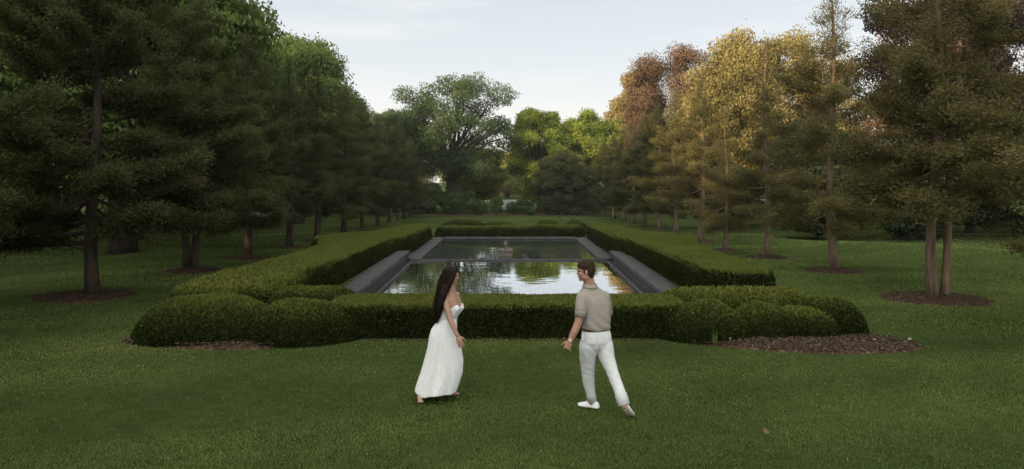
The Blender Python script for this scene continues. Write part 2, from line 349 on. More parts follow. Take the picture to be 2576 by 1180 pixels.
hplan('yew_shrub', [(ellipse(5.8,12.75,.66,.64,jit=.06,seed=8),1)], .68, 'rightmost yew dome with a few rusty sprigs beside the mulch point', 'shrub', 28, .06, 3600, .05, GR, r=.65, p=1.9)
hplan('yew_shrub', [(smooth_poly([(3.0,13.4),(3.0,14.5),(4.6,14.7),(6.0,14.4),(6.1,13.6),(4.8,13.3)],1),1)], .52, 'loose band of fresh green yew shoots behind the right mounds', 'shrub', 29, .07, 2800, .06, GR, r=.5, loose=.12, top_tint=.8)
GB = 'yew mounds beyond the far hedge'
for k, (px, ww, yy, hh, lb) in enumerate([(1165, 1.7, 43.6, .78, 'low wide yew mound behind the left half of the far hedge'), (1255, 1.4, 44.5, .66, 'faint low yew mound behind the middle of the far hedge'),
        (1378, 1.1, 43.4, .80, 'small yew mound behind the far hedge, right of the fountain'), (1447, .95, 43.2, .84, 'round yew mound at the far right pool corner')]):
    hplan('yew_shrub', [(ellipse((px - CX) * yy / F, yy, ww, 1.1, seed=30 + k), 1)], hh * 1.12, lb, 'shrub', 40 + k, .1, 900, .09, GB, r=1.1, p=1.5)

# mulch beds
bedR = smooth_poly([(2.75,12.1),(3.5,11.55),(4.6,11.1),(5.8,11.05),(6.75,11.35),(6.95,11.75),(6.5,12.3),(5.9,12.8),(5.0,13.1),(3,12.9)], 2)
bedL = smooth_poly([(-6.85,12.1),(-6.3,11.7),(-5.0,11.35),(-4.0,11.4),(-2.6,12.0),(-2.6,12.6),(-4,13),(-6.6,13.6)], 2)
RINGS = []
POOL = np.array([(-4.7,15.5),(4.7,15.5),(4.7,40.2),(-4.7,40.2)])
# ------------------------------------------------------------------ trees
def conifer_meshes(seed, H=9.0, R=2.3, base=1.7, dens=1.0, lean=0.0, extra=(), r0=.17, pw=1.3, fork=None, size=1.0, low=False):
    """returns (trunk mesh list, crown mesh)"""
    rng = np.random.default_rng(seed)
    stems = [(0.0, 0.0, lean, H, r0 * .86)]
    if fork: stems.append(fork)
    tms = []; C, D, Nn, Ls, Ws, Ti = [], [], [], [], [], []
    for si, (sx, sy, ln, HH, rr) in enumerate(stems):
        tb = MB()
        zs = np.linspace(-.05, HH, 16); ph = rng.uniform(0, 6, 2)
        az = rng.uniform(0, 6.28)
        tx = sx + ln * np.clip(zs / HH, 0, 1) * HH * (1.0 if si else 1) + .07 * np.sin(zs * .9 + ph[0]); ty = sy + .07 * np.sin(zs * .8 + ph[1])
        tx -= .07 * np.sin(ph[0]); ty -= .07 * np.sin(ph[1])
        rad = rr * (1 - np.clip(zs / HH, 0, 1)) ** .8 + .018; rad[0] *= 1.3; rad[1] *= 1.06
        tb.tube(np.stack([tx, ty, zs], 1), rad, 12)
        at = lambda h: np.array([np.interp(h, zs, tx), np.interp(h, zs, ty), h])
        hs = []; h = base
        while h < HH * .985:
            hs.append((h, None)); h += rng.uniform(.05, .20) * (1.15 - .5 * h / HH)
        for e in (extra if si == 0 else ()): hs.append((e[0], e))
        ang = rng.uniform(0, 6.28)
        for h, e in hs:
            t = (h - base) / (HH - base); ang += 2.4 + rng.normal(0, .35)
            if e is None:
                prof = min(1.08, .66 + 2.4 * max(t, 0)) * (1 - max(t, 0)) ** pw + .06
                ln_ = R * prof * rng.uniform(.45, 1.3); el = (-.16 + .80 * max(t, 0)) + rng.normal(0, .14); a = ang; curl = rng.uniform(.0, .35); start = .22
                if fork: ln_ *= .85
            else:
                _, a, ln_, el, curl = e; start = .35
            d0 = np.array([math.cos(a) * math.cos(el), math.sin(a) * math.cos(el), math.sin(el)])
            s = np.linspace(0, 1, 7)
            p0 = at(min(h, HH * .98))
            P = p0 + d0 * (s * ln_)[:, None]; P[:, 2] += curl * ln_ * (s ** 2) * .5 - .10 * ln_ * np.sin(s * PI) * (1 - max(t, 0))
            sidev = np.array([-d0[1], d0[0], 0]); P += sidev * (rng.normal(0, .05) * ln_ * s ** 2)[:, None]
            tb.tube(P, np.linspace(max(.010, .014 * ln_ + .004), .004, 7) * (1.5 if e else 1), 5, False)
            nt_ = max(6, int(ln_ * 38 * dens ** .5)); fs = rng.uniform(start, 1, nt_) ** .8
            for f in fs:
                q = np.array([np.interp(f, s, P[:, i]) for i in range(3)])
                da = a + rng.choice([-1, 1]) * rng.uniform(.3, 1.2); te = el * .8 + rng.normal(.09, .28)
                td = np.array([math.cos(da) * math.cos(te), math.sin(da) * math.cos(te), math.sin(te)])
                tl = (1.1 - .5 * max(t, 0)) * min(.62, .14 + ln_ * .30 * (1.15 - f)) * rng.uniform(.6, 1.2)
                n = max(6, int(tl * 64 * dens)); w = rng.uniform(.05, 1.05, n)
                c = q + td * (tl * w)[:, None] + rng.normal(0, 1, (n, 3)) * np.array([.125, .125, .09]) * size
                C.append(c); D.append(td * .8 + .75 * unit(rng, n) + np.array([0, 0, .25])); ow = np.array([math.cos(a), math.sin(a), .9]); Nn.append(unit(rng, n) * .55 + ow * .7)
                Ls.append(rng.uniform(.06, .13, n) * size); Ws.append(rng.uniform(.018, .032, n) * size)
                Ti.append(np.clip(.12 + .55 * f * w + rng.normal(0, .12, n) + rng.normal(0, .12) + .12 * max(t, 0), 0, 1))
        tms.append(tb.mesh('trunk'))
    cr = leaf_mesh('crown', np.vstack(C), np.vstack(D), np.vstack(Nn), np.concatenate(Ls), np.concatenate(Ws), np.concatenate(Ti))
    return tms, cr

def broadleaf_meshes(seed, H, R, base=.22, ncl=60, nleaf=260, leaf=.28, cl=.24, r0=.3, openness=0.0, flat=1.0, tiers=False, drop=0.0, top=1.0, bridge=.5):
    rng = np.random.default_rng(seed); tb = MB()
    zb = H * base; zc = (H + zb) / 2; rz = (H - zb) / 2 * 1.0
    fork = zb + (H - zb) * .28
    zs = np.linspace(-.1, fork, 7); wx = .12 * np.sin(zs + rng.uniform(0, 6)); wy = .12 * np.sin(zs * .8 + rng.uniform(0, 6)); wx -= wx[0]; wy -= wy[0]
    rad = r0 * (1 - .35 * zs / max(fork, .1)); rad[0] *= 1.55; rad[1] *= 1.15
    tb.tube(np.stack([wx, wy, zs], 1), rad, 14)
    tip = np.array([wx[-1], wy[-1], fork])
    # cluster centres inside an uneven egg
    k = ncl; u = unit(rng, k * 4); cen = []
    bump = rng.uniform(0, 6.28, 4)
    for v in u:
        a = math.atan2(v[1], v[0])
        e = 1 + .14 * math.sin(2 * a + bump[0]) + .10 * math.sin(3 * a + v[2] * 3 + bump[1])
        rr = (rng.uniform(.25, 1) ** .45) * (1 - cl * .8)
        wz = v[2]
        # broad shoulders: push outwards low down
        hx = R * e * rr * (1.0 if wz < 0 else top)
        c = np.array([v[0] * hx, v[1] * hx, zc + wz * rz * rr * 1.06 * flat])
        if openness and rng.random() < openness * .55 and rr < .6: continue
        if all(np.linalg.norm((c - d) / np.array([1, 1, .85])) > R * cl * (.62 + .7 * openness) for d in cen): cen.append(c)
        if len(cen) >= k: break
    C, D, Nn, Ls, Ws, Ti = [], [], [], [], [], []
    ctr = np.array([0, 0, zc])
    for c in cen:
        # limb from the trunk to the clump
        s = np.linspace(0, 1, 6); st = tip * rng.uniform(.62, 1.0) if rng.random() < .8 else np.array([wx[3], wy[3], zs[4]])
        mid = st * .45 + c * .55 + np.array([0, 0, (.10 if not openness else .02) * H * rng.uniform(.2, 1)]) + rng.normal(0, R * .05, 3)
        P = ((1 - s) ** 2)[:, None] * st + (2 * s * (1 - s))[:, None] * mid + (s ** 2)[:, None] * c
        P[1:-1] += rng.normal(0, R * .02, (4, 3))
        tb.tube(P, np.linspace(r0 * (.24 + .22 * openness), r0 * .05, 6), 6, False)
        rc = R * cl * rng.uniform(.65, 1.2); leaf_ = leaf * .8; n = int(nleaf * 2.3 * (rc / (R * cl)) ** 2 * rng.uniform(.8, 1.2))
        for q in range(3 if openness else 2):
            e2 = c + unit(rng, 1)[0] * rc * .8; tb.tube([c * .85 + P[-2] * .15, (c + e2) / 2 + rng.normal(0, .05, 3), e2], [r0 * .05, r0 * .035, r0 * .012], 5, False)
        v = unit(rng, n); rad_ = rc * rng.uniform(.15, 1, n) ** .5 * (1 + .22 * np.sin(v[:, 0] * 5 + c[0]) * np.sin(v[:, 2] * 6 + c[1]))
        p = c + v * rad_[:, None] * np.array([1.1, 1.1, .78])
        nrm = v * .8 + .5 * unit(rng, n) + np.array([0, 0, .5])
        dd = unit(rng, n) + v * .4 + np.array([0, 0, -.6 - drop])
        if tiers:
            p[:, 2] = c[2] + np.round((p[:, 2] - c[2]) / (rc * .42)) * rc * .42 + rng.normal(0, rc * .07, n) - .18 * np.hypot(p[:, 0] - c[0], p[:, 1] - c[1])
        C.append(p); D.append(dd); Nn.append(nrm); Ls.append(rng.uniform(.7, 1.4, n) * leaf_); Ws.append(rng.uniform(.36, .7, n) * leaf_)
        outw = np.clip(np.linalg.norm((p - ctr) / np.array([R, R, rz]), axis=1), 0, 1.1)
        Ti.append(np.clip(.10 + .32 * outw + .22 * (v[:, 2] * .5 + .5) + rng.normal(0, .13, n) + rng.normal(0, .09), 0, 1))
    if not openness:      # loose leaves bridging the clumps so the crown reads as one canopy
        nx = int(len(np.vstack(C)) * bridge); ca = np.array(cen); ia = rng.integers(0, len(ca), nx); dist = np.linalg.norm(ca[ia][:, None] - ca[None], axis=2); dist[dist < 1e-6] = 99
        near_ = np.argsort(dist, axis=1)[:, :4]; ib = near_[np.arange(nx), rng.integers(0, 4, nx)]; f = rng.random((nx, 1))
        p = ca[ia] * f + ca[ib] * (1 - f) + rng.normal(0, R * cl * .28, (nx, 3)); v = unit(rng, nx)
        C.append(p); D.append(v + np.array([0, 0, -.5])); Nn.append(unit(rng, nx) + np.array([0, 0, .6])); Ls.append(rng.uniform(.7, 1.4, nx) * leaf * .8); Ws.append(rng.uniform(.36, .7, nx) * leaf * .8)
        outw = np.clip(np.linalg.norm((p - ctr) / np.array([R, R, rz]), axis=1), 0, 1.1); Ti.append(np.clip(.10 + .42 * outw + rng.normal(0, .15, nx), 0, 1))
    tm = tb.mesh('trunk')
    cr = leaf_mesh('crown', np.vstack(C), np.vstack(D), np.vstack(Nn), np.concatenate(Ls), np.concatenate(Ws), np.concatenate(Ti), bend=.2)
    return [tm], cr

def plant_tree(name, tms, cr, x, y, label, cat='tree', group=None, rz=0.0, sc=1.0, bark='bark', leaf='oak', dz=0.0):
    t = empty(name, (x, y, g(x, y) + dz), label, cat, group, rz); t.scale = (sc, sc, sc)
    for tm in tms:
        if not tm.materials: tm.materials.append(M[bark])
        link('trunk', tm, None, t)
    if not cr.materials: cr.materials.append(M[leaf])
    link('crown', cr, None, t); return t

# the two rows of conifers flanking the pool -----------------------------------
near = {}
def con(key, *a, **k): near[key] = conifer_meshes(*a, **k)
con('A', 101, 9.4, 3.0, 1.8, 1.25, pw=1.0)
con('B', 102, 9.0, 2.8, 1.5, 1.25, pw=1.2)
con('C', 103, 8.8, 2.8, 1.7, 1.15, pw=1.5)
con('D', 104, 9.1, 2.9, 1.6, 1.15, pw=1.45)
con('F1', 105, 9.6, 2.8, 2.6, .8, lean=.018, r0=.118, pw=.9, fork=(.32, .05, .085, 8.8, .078))
con('F2', 106, 9.2, 2.9, 1.9, 1.35, lean=.012, r0=.125, pw=1.0, fork=(-.20, .05, -.03, 8.6, .095))
con('L1', 107, 9.6, 3.0, 2.1, 1.5, r0=.16, pw=.85, extra=[(1.62, PI + .25, 2.9, .16, -.1), (1.15, PI + .05, 1.35, .42, .1), (1.9, PI - .5, 2.6, .1, .05), (2.0, -.5, 2.4, .05, .1), (1.35, PI + .1, 2.6, .30, -.62)])
con('S', 108, 6.2, 1.5, 1.0, .7, r0=.09, extra=[(.55, .3, .85, .9, .3), (.8, PI, .9, .5, .2)])
con('R2', 109, 9.1, 2.8, 1.8, 1.0, r0=.15, pw=1.1)
con('R3', 110, 9.0, 2.5, 2.1, 1.0, r0=.13, pw=1.8)
GCL, GCR = 'conifers in the row left of the pool', 'conifers in the row right of the pool'
def cx_at(px, Y): return (px - CX) * Y / F
left_row = [ # px of base, Y, mesh, rot, scale, label
 (-270, 12.2, 'A', .3, .92, 'conifer at the left edge with only drooping branches in the picture'),
 (234, 17.2, 'L1', 0, 1.0, 'largest left conifer, dark trunk in a wide mulch ring and low crooked limbs'),
 (487, 22.8, 'F2', .4, 1.0, 'left-row conifer on a twin trunk in the second mulch ring'),
 (623, 27.2, 'B', 1.2, .97, 'left-row conifer with a slim trunk just beyond the twin-trunked one'),
 (727, 32.2, 'C', 2.2, 1.0, 'left-row conifer with a straight bare trunk beside the wide part of the hedge'),
 (798, 37.4, 'D', .2, 1.0, 'left-row conifer whose trunk foot is hidden by the hedge bulge'),
 (865, 43.2, 'B', 3.3, 1.0, 'left-row conifer level with the fountain, trunk foot behind the hedge'),
 (912, 48.8, 'A', 4.1, .93, 'left-row conifer just past the fountain, first of six thin far trunks'),
 (950, 54.1, 'C', 5.0, .98, 'left-row conifer, second of the six thin far trunks'),
 (978, 59.3, 'D', 2.6, .97, 'left-row conifer, third of the six thin far trunks'),
 (996, 63.5, 'B', 1.9, .97, 'left-row conifer, fourth of the six thin far trunks'),
 (1016, 68.3, 'C', .8, .95, 'left-row conifer, last but one before the far shrubs'),
 (1033, 73.0, 'D', 3.9, .93, 'farthest conifer of the left row, nearest the spreading oak')]
right_row = [
 (2850, 11.6, 'D', 2.0, .92, 'conifer at the right edge showing only greyish branch tips'),
 (2345, 16.8, 'F1', 0, 1.0, 'tall right conifer on two slender trunks in a mulch ring'),
 (2098, 22.7, 'R2', .6, 1.0, 'right-row conifer with a thick single trunk in a round mulch ring'),
 (1925, 27.4, 'R3', .9, .96, 'right-row conifer with a slender sunlit trunk and narrow top'),
 (1823, 30.5, 'S', 0, 1.0, 'small thin conifer with a low side shoot in the right row'),
 (1763, 36.3, 'C', 1.7, 1.0, 'right-row conifer with a yellow sunlit tip and bushy trunk foot'),
 (1700, 42.2, 'D', 1.0, .99, 'right-row conifer with a sunlit spire in front of the copper beech'),
 (1659, 47.6, 'A', 2.9, .90, 'right-row conifer level with the far end of the pool'),
 (1622, 52.8, 'B', .4, .95, 'right-row conifer, first of the small ones past the far hedge'),
 (1593, 57.8, 'C', 3.6, .95, 'right-row conifer, second of the small ones past the far hedge'),
 (1570, 62.6, 'D', 5.1, .93, 'right-row conifer, third of the small ones past the far hedge'),
 (1545, 68.3, 'B', 4.4, .92, 'right-row conifer, last but one before the round evergreen'),
 (1520, 74.3, 'A', 1.5, .84, 'farthest conifer of the right row, beside the round evergreen')]
for row, grp in ((left_row, GCL), (right_row, GCR)):
    for i, (px, Y, key, rz, sc, lb) in enumerate(row):
        x = cx_at(px, Y)
        t = plant_tree('conifer_tree', *near[key], x, Y, lb, 'conifer', grp, rz, sc, 'bark_red_lit', 'conifer')
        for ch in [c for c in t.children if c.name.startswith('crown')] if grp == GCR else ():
            ch.material_slots[0].link = 'OBJECT'; ch.material_slots[0].material = M['conifer_gold_lit' if px in (1763, 1700) else 'conifer' if i >= 7 else 'conifer_warm_lit']
        for ch in [c for c in t.children if c.name.startswith('trunk')] if grp == GCL else ():
            ch.material_slots[0].link = 'OBJECT'; ch.material_slots[0].material = M['bark']
        if 0 < i < 8 and key != 'zz':
            rr = {1: 1.15, 2: .88, 3: .8}.get(i, .64) * (1.05 if grp == GCR and i < 3 else 1)
            RINGS.append((x + (-.2 if i == 1 and grp == GCL else .05), Y, rr))

# broad-leaved trees and evergreens round the garden --------------------------
GBL, GBC, GBR = 'tall trees behind the left row', 'trees across the far end', 'tall trees behind the right row'
def broad(name, seed, x, y, H, R, kindleaf, label, grp, **k):
    plant_tree(name, *broadleaf_meshes(seed, H, R * 1.1, **k), x, y, label, 'tree', grp, 0, 1, 'bark', kindleaf)
broad('chestnut_tree', 201, -16.3, 29.3, 16.5, 6.2, 'chestnut', 'chestnut with a thick flared dark trunk behind the two nearest left conifers', GBL, base=.14, ncl=70, nleaf=420, leaf=.30, r0=.42, tiers=True, drop=.5)
broad('chestnut_tree', 202, -20.5, 38.0, 17.5, 6.3, 'chestnut', 'chestnut whose shaded trunk stands beyond the thick flared one', GBL, base=.13, ncl=65, nleaf=380, leaf=.32, r0=.38, tiers=True, drop=.4)
broad('broadleaf_tree', 203, -26.5, 35.5, 17, 6.3, 'chestnut', 'tall green tree at the far left with a sunlit strip of trunk', GBL, base=.16, ncl=60, nleaf=360, leaf=.32, r0=.36)
broad('broadleaf_tree', 204, -21.0, 48.0, 17.0, 5.6, 'chestnut', 'tall tree with sunlit yellow leaf tips against the sky at top left', GBL, base=.15, ncl=85, nleaf=340, leaf=.32, r0=.34, drop=.3, cl=.27, bridge=1.1)
broad('broadleaf_tree', 205, -18.2, 60.0, 16.8, 5.5, 'chestnut', 'drooping round-shouldered tree, right end of the tall left wall of leaves', GBL, base=.12, ncl=95, nleaf=320, leaf=.32, r0=.34, drop=.6, cl=.27, bridge=1.1)
broad('broadleaf_tree', 206, -17.8, 75.0, 13.6, 5.0, 'oak', 'lower dark tree stepping down from the left wall of leaves', GBL, base=.08, ncl=75, nleaf=300, leaf=.30, r0=.3, cl=.27, bridge=1.0)
broad('oak_tree', 211, -7.2, 86.0, 17.2, 9.2, 'oak', 'spreading open oak with visible bent limbs against the sky', GBC, base=.2, ncl=46, nleaf=520, leaf=.30, cl=.18, r0=.62, openness=.62)
broad('broadleaf_tree', 212, -13.6, 83.0, 13.2, 4.3, 'oak', 'smaller dark tree leaning on the left side of the open oak', GBC, base=.1, ncl=55, nleaf=300, leaf=.30, cl=.22, openness=.25)
broad('broadleaf_tree', 213, -4.6, 96.0, 9.4, 4.4, 'maple', 'low dark green tree under the right half of the open oak', GBC, base=.06, ncl=60, nleaf=300, leaf=.3)
broad('maple_tree', 214, 3.7, 88.0, 13.9, 4.3, 'maple', 'upright green maple just right of the sky gap', GBC, base=.03, ncl=75, nleaf=320, leaf=.30, cl=.24, bridge=.9)
broad('maple_tree', 215, 9.4, 93.0, 13.8, 5.4, 'maple', 'round maple with a sunny yellow-green top, centre right', GBC, base=.03, ncl=75, nleaf=320, leaf=.30, cl=.24, bridge=.9)
broad('maple_tree', 216, 14.4, 90.0, 12.9, 4.6, 'maple', 'maple between the round maple and the copper beech', GBC, base=.06, ncl=60, nleaf=300, leaf=.30)
broad('evergreen_tree', 217, 5.9, 78.0, 7.2, 3.0, 'olive', 'dense dome-shaped dark evergreen at the far right end of the lawn', GBC, base=.02, ncl=90, nleaf=420, leaf=.20, cl=.24)
broad('broadleaf_tree', 218, 6.7, 82.5, 8.7, 2.1, 'sunny', 'pale sunlit crown poking up behind the dome-shaped evergreen', GBC, base=.3, ncl=40, nleaf=260, leaf=.24)
for k, (x, y, H, R, lb) in enumerate([(-22, 150, 14, 8, 'sunlit yellow-green tree far behind the open oak'), (-9, 165, 12.5, 8, 'sunlit yellow tree showing through under the oak limbs'), (2.5, 185, 12.5, 7, 'hazy far tree at the bottom of the sky gap'), (14, 170, 15, 8, 'far green tree behind the upright maple'), (30, 160, 17, 9, 'far tree filling behind the round maple'), (-42, 140, 16, 9, 'far tree behind the left row seen through trunks'), (50, 150, 19, 10, 'far tree behind the copper beech'), (-4.5, 143, 9, 5.0, 'sunlit bushy tree on the left beyond the road'), (3.8, 146, 9.5, 5.0, 'sunlit bushy tree on the right beyond the road'), (-0.5, 152, 8, 4.6, 'sunlit bushy tree closing the end of the axis')]):
    broad('broadleaf_tree', 230 + k, x, y, H, R, 'sunny' if k in (0, 1, 2, 7, 8, 9) else 'maple', lb, 'sunlit trees in the far distance', base=.0, ncl=60, nleaf=200, leaf=.45)
broad('broadleaf_tree', 251, 17.6, 96.0, 20.2, 4.6, 'golden', 'tall olive tree at the left shoulder of the copper beech', GBR, base=.1, ncl=70, nleaf=300, leaf=.34)
broad('copper_beech', 252, 19.4, 82.0, 20.6, 6.6, 'copper', 'reddish brown copper beech crown', GBR, base=.08, ncl=90, nleaf=280, leaf=.28, cl=.24, bridge=1.0)
broad('chestnut_tree', 253, 24.2, 68.0, 19.2, 7.4, 'golden', 'great golden-green chestnut with rusty leaf edges, brightest tree on the right', GBR, base=.08, ncl=105, nleaf=330, leaf=.30, cl=.23, drop=.3, bridge=1.0)
broad('maple_tree', 254, 27.5, 45.0, 18.5, 5.2, 'purple', 'nearly black purple-leaved maple at the upper right', GBR, base=.16, ncl=55, nleaf=330, leaf=.26, cl=.2, openness=.3, r0=.3)
broad('broadleaf_tree', 255, 36.0, 56.0, 21, 6.5, 'copper', 'tall orange-lit tree in the top right corner', GBR, base=.1, ncl=70, nleaf=330, leaf=.32)  # copper leaves stand in for orange sunlight on this crown
broad('broadleaf_tree', 256, 37.5, 84.0, 17.0, 5.5, 'golden', 'thin golden tree behind the tall right conifer', GBR, base=.1, ncl=55, nleaf=240, leaf=.32, openness=.3)
for k, (x, y, H, R, lb) in enumerate([(18.5, 41.5, 4.6, 2.7, 'dark evergreen bush mass behind the thick single-trunk conifer'), (23.0, 40.0, 6.0, 3.2, 'dark evergreen bush mass behind the two-trunk conifer'), (27.0, 35.5, 6.2, 3.3, 'black-green evergreen bush at the right edge of the lawn'), (15.5, 50, 5.0, 2.8, 'dark evergreen bush behind the slender sunlit trunk'), (22.0, 52.0, 8, 3.8, 'dark evergreen below the great golden chestnut'), (30.5, 46, 9, 4.2, 'tall dark evergreen below the purple maple')]):
    broad('evergreen_bush', 260 + k, x, y, H, R, 'dark', lb, 'dark evergreens along the right edge of the lawn', base=.0, ncl=70, nleaf=360, leaf=.24, cl=.24)
for k, (x, y, H, R, lb) in enumerate([(-33, 58, 14, 6.5, 'dark tree deep behind the left trunks'), (-30, 72, 14, 6.5, 'dark far tree between the left row and the parked car')]):
    broad('broadleaf_tree', 270 + k, x, y, H, R, 'chestnut', lb, GBL, base=.24, ncl=60, nleaf=300, leaf=.36)
# big unseen trees added left of the frame to keep the lawn in shade
sh_m = [broadleaf_meshes(280 + k, 17, 7.2, base=.04, ncl=80, nleaf=420, leaf=.42) for k in range(2)]
for k, (x, y) in enumerate([(-20, 9), (-20.5, -1), (-21, -11), (-22, -22), (-23, -34), (-31, 6), (-31, -8), (-32, -26), (-33, 17)]):
    plant_tree('broadleaf_tree', *sh_m[k % 2], x, y, 'unseen tall tree left of the frame, added to shade the lawn', 'tree', 'unseen shade trees added left of the frame', k * 1.3, .58 if k == 0 else .95 + .05 * (k % 3), 'bark', 'chestnut')  # first one shortened to let sun reach the right row
for k, (x, y, H, R, lb) in enumerate([(-12.6, 84.5, 4.6, 2.6, 'dark bush left of the oak trunk'), (-9.6, 82.5, 3.8, 2.2, 'dark bush hiding the foot of the oak'), (-6.4, 84.0, 3.6, 2.0, 'dark bush between the oak and the gravel road'), (-16.5, 80, 4.2, 2.6, 'dark bush at the far end of the left conifer row')]):
    broad('evergreen_bush', 275 + k, x, y, H, R, 'oak', lb, 'dark bushes under the oak', base=.0, ncl=45, nleaf=260, leaf=.24, cl=.28)
# the wood closing the view behind both rows
wd_m = [broadleaf_meshes(290 + k, 12, 6.5, base=.0, ncl=70, nleaf=260, leaf=.5, cl=.26) for k in range(3)]
for k, (x, y) in enumerate([(-88, 108), (-76, 100), (-66, 110), (-56, 101), (-46, 106), (-37, 99), (-29, 104), (-21, 98), (-46, 22), (-45, 34), (-44, 47), (-43, 58), (-46, 69), (-42, 80), (-47, 10)]):  # the nearer ones out at the left are added to block low sun
    plant_tree('woodland_tree', *wd_m[k % 3], x, y, 'dark leafy tree of the wood far behind the left row', 'tree', 'wood behind the left row', k * 1.1, .9 + .12 * (k % 3), 'bark', 'oak')
for k, (x, y) in enumerate([(24, 108), (33, 101), (43, 96), (50, 84), (56, 70), (50, 60), (44, 48), (39, 40), (62, 90)]):
    plant_tree('woodland_tree', *wd_m[(k + 1) % 3], x, y, 'dark leafy tree of the wood far behind the right row', 'tree', 'wood behind the right row', k * 1.7, .9 + .12 * (k % 3), 'bark', 'oak')

# shrubs in the bed across the far end ------------------------------------------
GS = 'shrubs in the bed across the far end'
for k, (px, Y, H, R, lb) in enumerate([(1140, 79, 2.6, 1.7, 'dark shrub under the oak trunk, left end of the far bed'), (1203, 78, 2.0, 1.3, 'leafy shrub left of the gravel road'), (1250, 77, 2.2, .85, 'narrow upright shrub in front of the gravel road'), (1290, 78, 1.5, .85, 'small low shrub right below the gravel road'), (1315, 80, 2.0, 1.3, 'middle-sized shrub right of the gravel road'), (1335, 77, 1.0, .7, 'little round shrub at the front of the far bed'), (1385, 80, 2.7, 1.9, 'largest leafy shrub of the far bed'), (1455, 77, 1.1, .7, 'small bright green shrub near the conifer row'), (1490, 80, 2.4, 1.7, 'shrub at the right end of the far bed')]):
    tm, cr = broadleaf_meshes(300 + k, H, R, base=.0, ncl=22, nleaf=150, leaf=.16, cl=.36, r0=.05)
    plant_tree('garden_shrub', tm, cr, cx_at(px, Y), Y, lb, 'shrub', GS, 0, 1, 'bark', 'shrub')
for a, k in HEDGES: hedge(*a, **k)
# ------------------------------------------------------------------ ground, beds, lawn
def ground_sheet():
    xs = np.concatenate([np.linspace(-420, -40, 24), np.arange(-36, 36.1, .75), np.linspace(40, 420, 24)])
    ys = np.concatenate([np.linspace(-120, -8, 16), np.arange(-4, 84, .75), np.linspace(86, 700, 50)])
    # a hole for the pool basin, sized to the basin walls
    xs = np.unique(np.concatenate([xs, [-4.6, 4.6]])); ys = np.unique(np.concatenate([ys, [17.0, 39.4]]))
    X, Y = np.meshgrid(xs, ys, indexing='ij'); V = np.stack([X, Y, gz(X, Y)], -1).reshape(-1, 3)
    idx = np.arange(X.size).reshape(X.shape); xc = (xs[:-1] + xs[1:]) / 2; yc = (ys[:-1] + ys[1:]) / 2
    XC, YC = np.meshgrid(xc, yc, indexing='ij'); keep = ~((np.abs(XC) < 4.6) & (YC > 17.0) & (YC < 39.4))
    Q = np.stack([idx[:-1, :-1], idx[1:, :-1], idx[1:, 1:], idx[:-1, 1:]], -1)[keep]
    o = link('lawn', mesh_np('lawn', V, Q, smooth=True), M['lawn']); tag(o, 'mown green lawn', None, None, 'structure')
ground_sheet()

def bed_mesh(poly, hmid, chips, seed, csize=.05, jag=.04):
    rng = np.random.default_rng(seed)
    x0, y0 = poly.min(0); x1, y1 = poly.max(0); c = poly.mean(0); rings = []
    P = poly + rng.normal(0, jag * .5, poly.shape)
    for f, hh in ((1.02, -.025), (1.0, .012), (.96, .035), (.8, .05), (.55, .05 + hmid * .6), (.3, .05 + hmid * .9), (.05, .05 + hmid)):
        q = c + (P - c) * f; z = gz(q[:, 0], q[:, 1]) + hh + rng.normal(0, .008, len(q)); rings.append(np.column_stack([q, z]))
    mb = MB(); R = np.array(rings); n, k = R.shape[:2]
    i, j = np.meshgrid(np.arange(n - 1), np.arange(k), indexing='ij'); j2 = (j + 1) % k
    Q = np.stack([i * k + j, i * k + j2, (i + 1) * k + j2, (i + 1) * k + j], -1).reshape(-1, 4); V = R.reshape(-1, 3)
    nb = len(Q); mats = np.zeros(nb); tint = np.full(nb, .3)
    if chips:
        pts = []
        while sum(map(len, pts)) < chips:
            p = np.column_stack([rng.uniform(x0, x1, chips), rng.uniform(y0, y1, chips)]); pts.append(p[sdf(poly, p[:, 0], p[:, 1]) > .0])
        p = np.vstack(pts)[:chips]; d = np.linalg.norm((p - c) / (np.abs(poly - c).max(0)), axis=1)
        z = gz(p[:, 0], p[:, 1]) + np.interp(d, [0, .3, .55, .8, 1], [.06 + hmid, .06 + hmid * .9, .06 + hmid * .6, .06, .03]) + rng.uniform(0, .015, len(p))
        a = rng.uniform(0, 6.28, len(p)); D = np.column_stack([np.cos(a), np.sin(a), rng.normal(0, .25, len(p))])
        Nn = np.column_stack([rng.normal(0, .4, len(p)), rng.normal(0, .4, len(p)), np.ones(len(p))])
        me = leaf_mesh('c', np.column_stack([p, z]), D, Nn, rng.uniform(.5, 1.6, len(p)) * csize, rng.uniform(.25, .6, len(p)) * csize, rng.random(len(p)))
        V2 = np.empty(len(p) * 12, np.float32); me.vertices.foreach_get('co', V2); bpy.data.meshes.remove(me)
        Q = np.vstack([Q, np.arange(len(p) * 4).reshape(-1, 4) + len(V)]); V = np.vstack([V, V2.reshape(-1, 3)])
        tt = np.clip(rng.normal(.45, .25, len(p)), 0, 1); mats = np.concatenate([mats, np.ones(len(p))]); tint = np.concatenate([tint, tt])
    me = mesh_np('mulch_bed', V, Q, tint, mats=mats, smooth=False); me.materials.append(M['mulch']); me.materials.append(M['chip']); return me
for poly, lb, hm, n, sd in ((bedR, 'pointed bed of pale wood chip mulch under the right yew mounds', .05, 9000, 1), (bedL, 'rust brown mulch under the left yew mounds', .05, 6000, 2)):
    tag(link('mulch_bed', bed_mesh(poly, hm, int(n * 1.7), sd, .036)), lb, None, None, 'structure')
BEDS = [bedR, bedL]
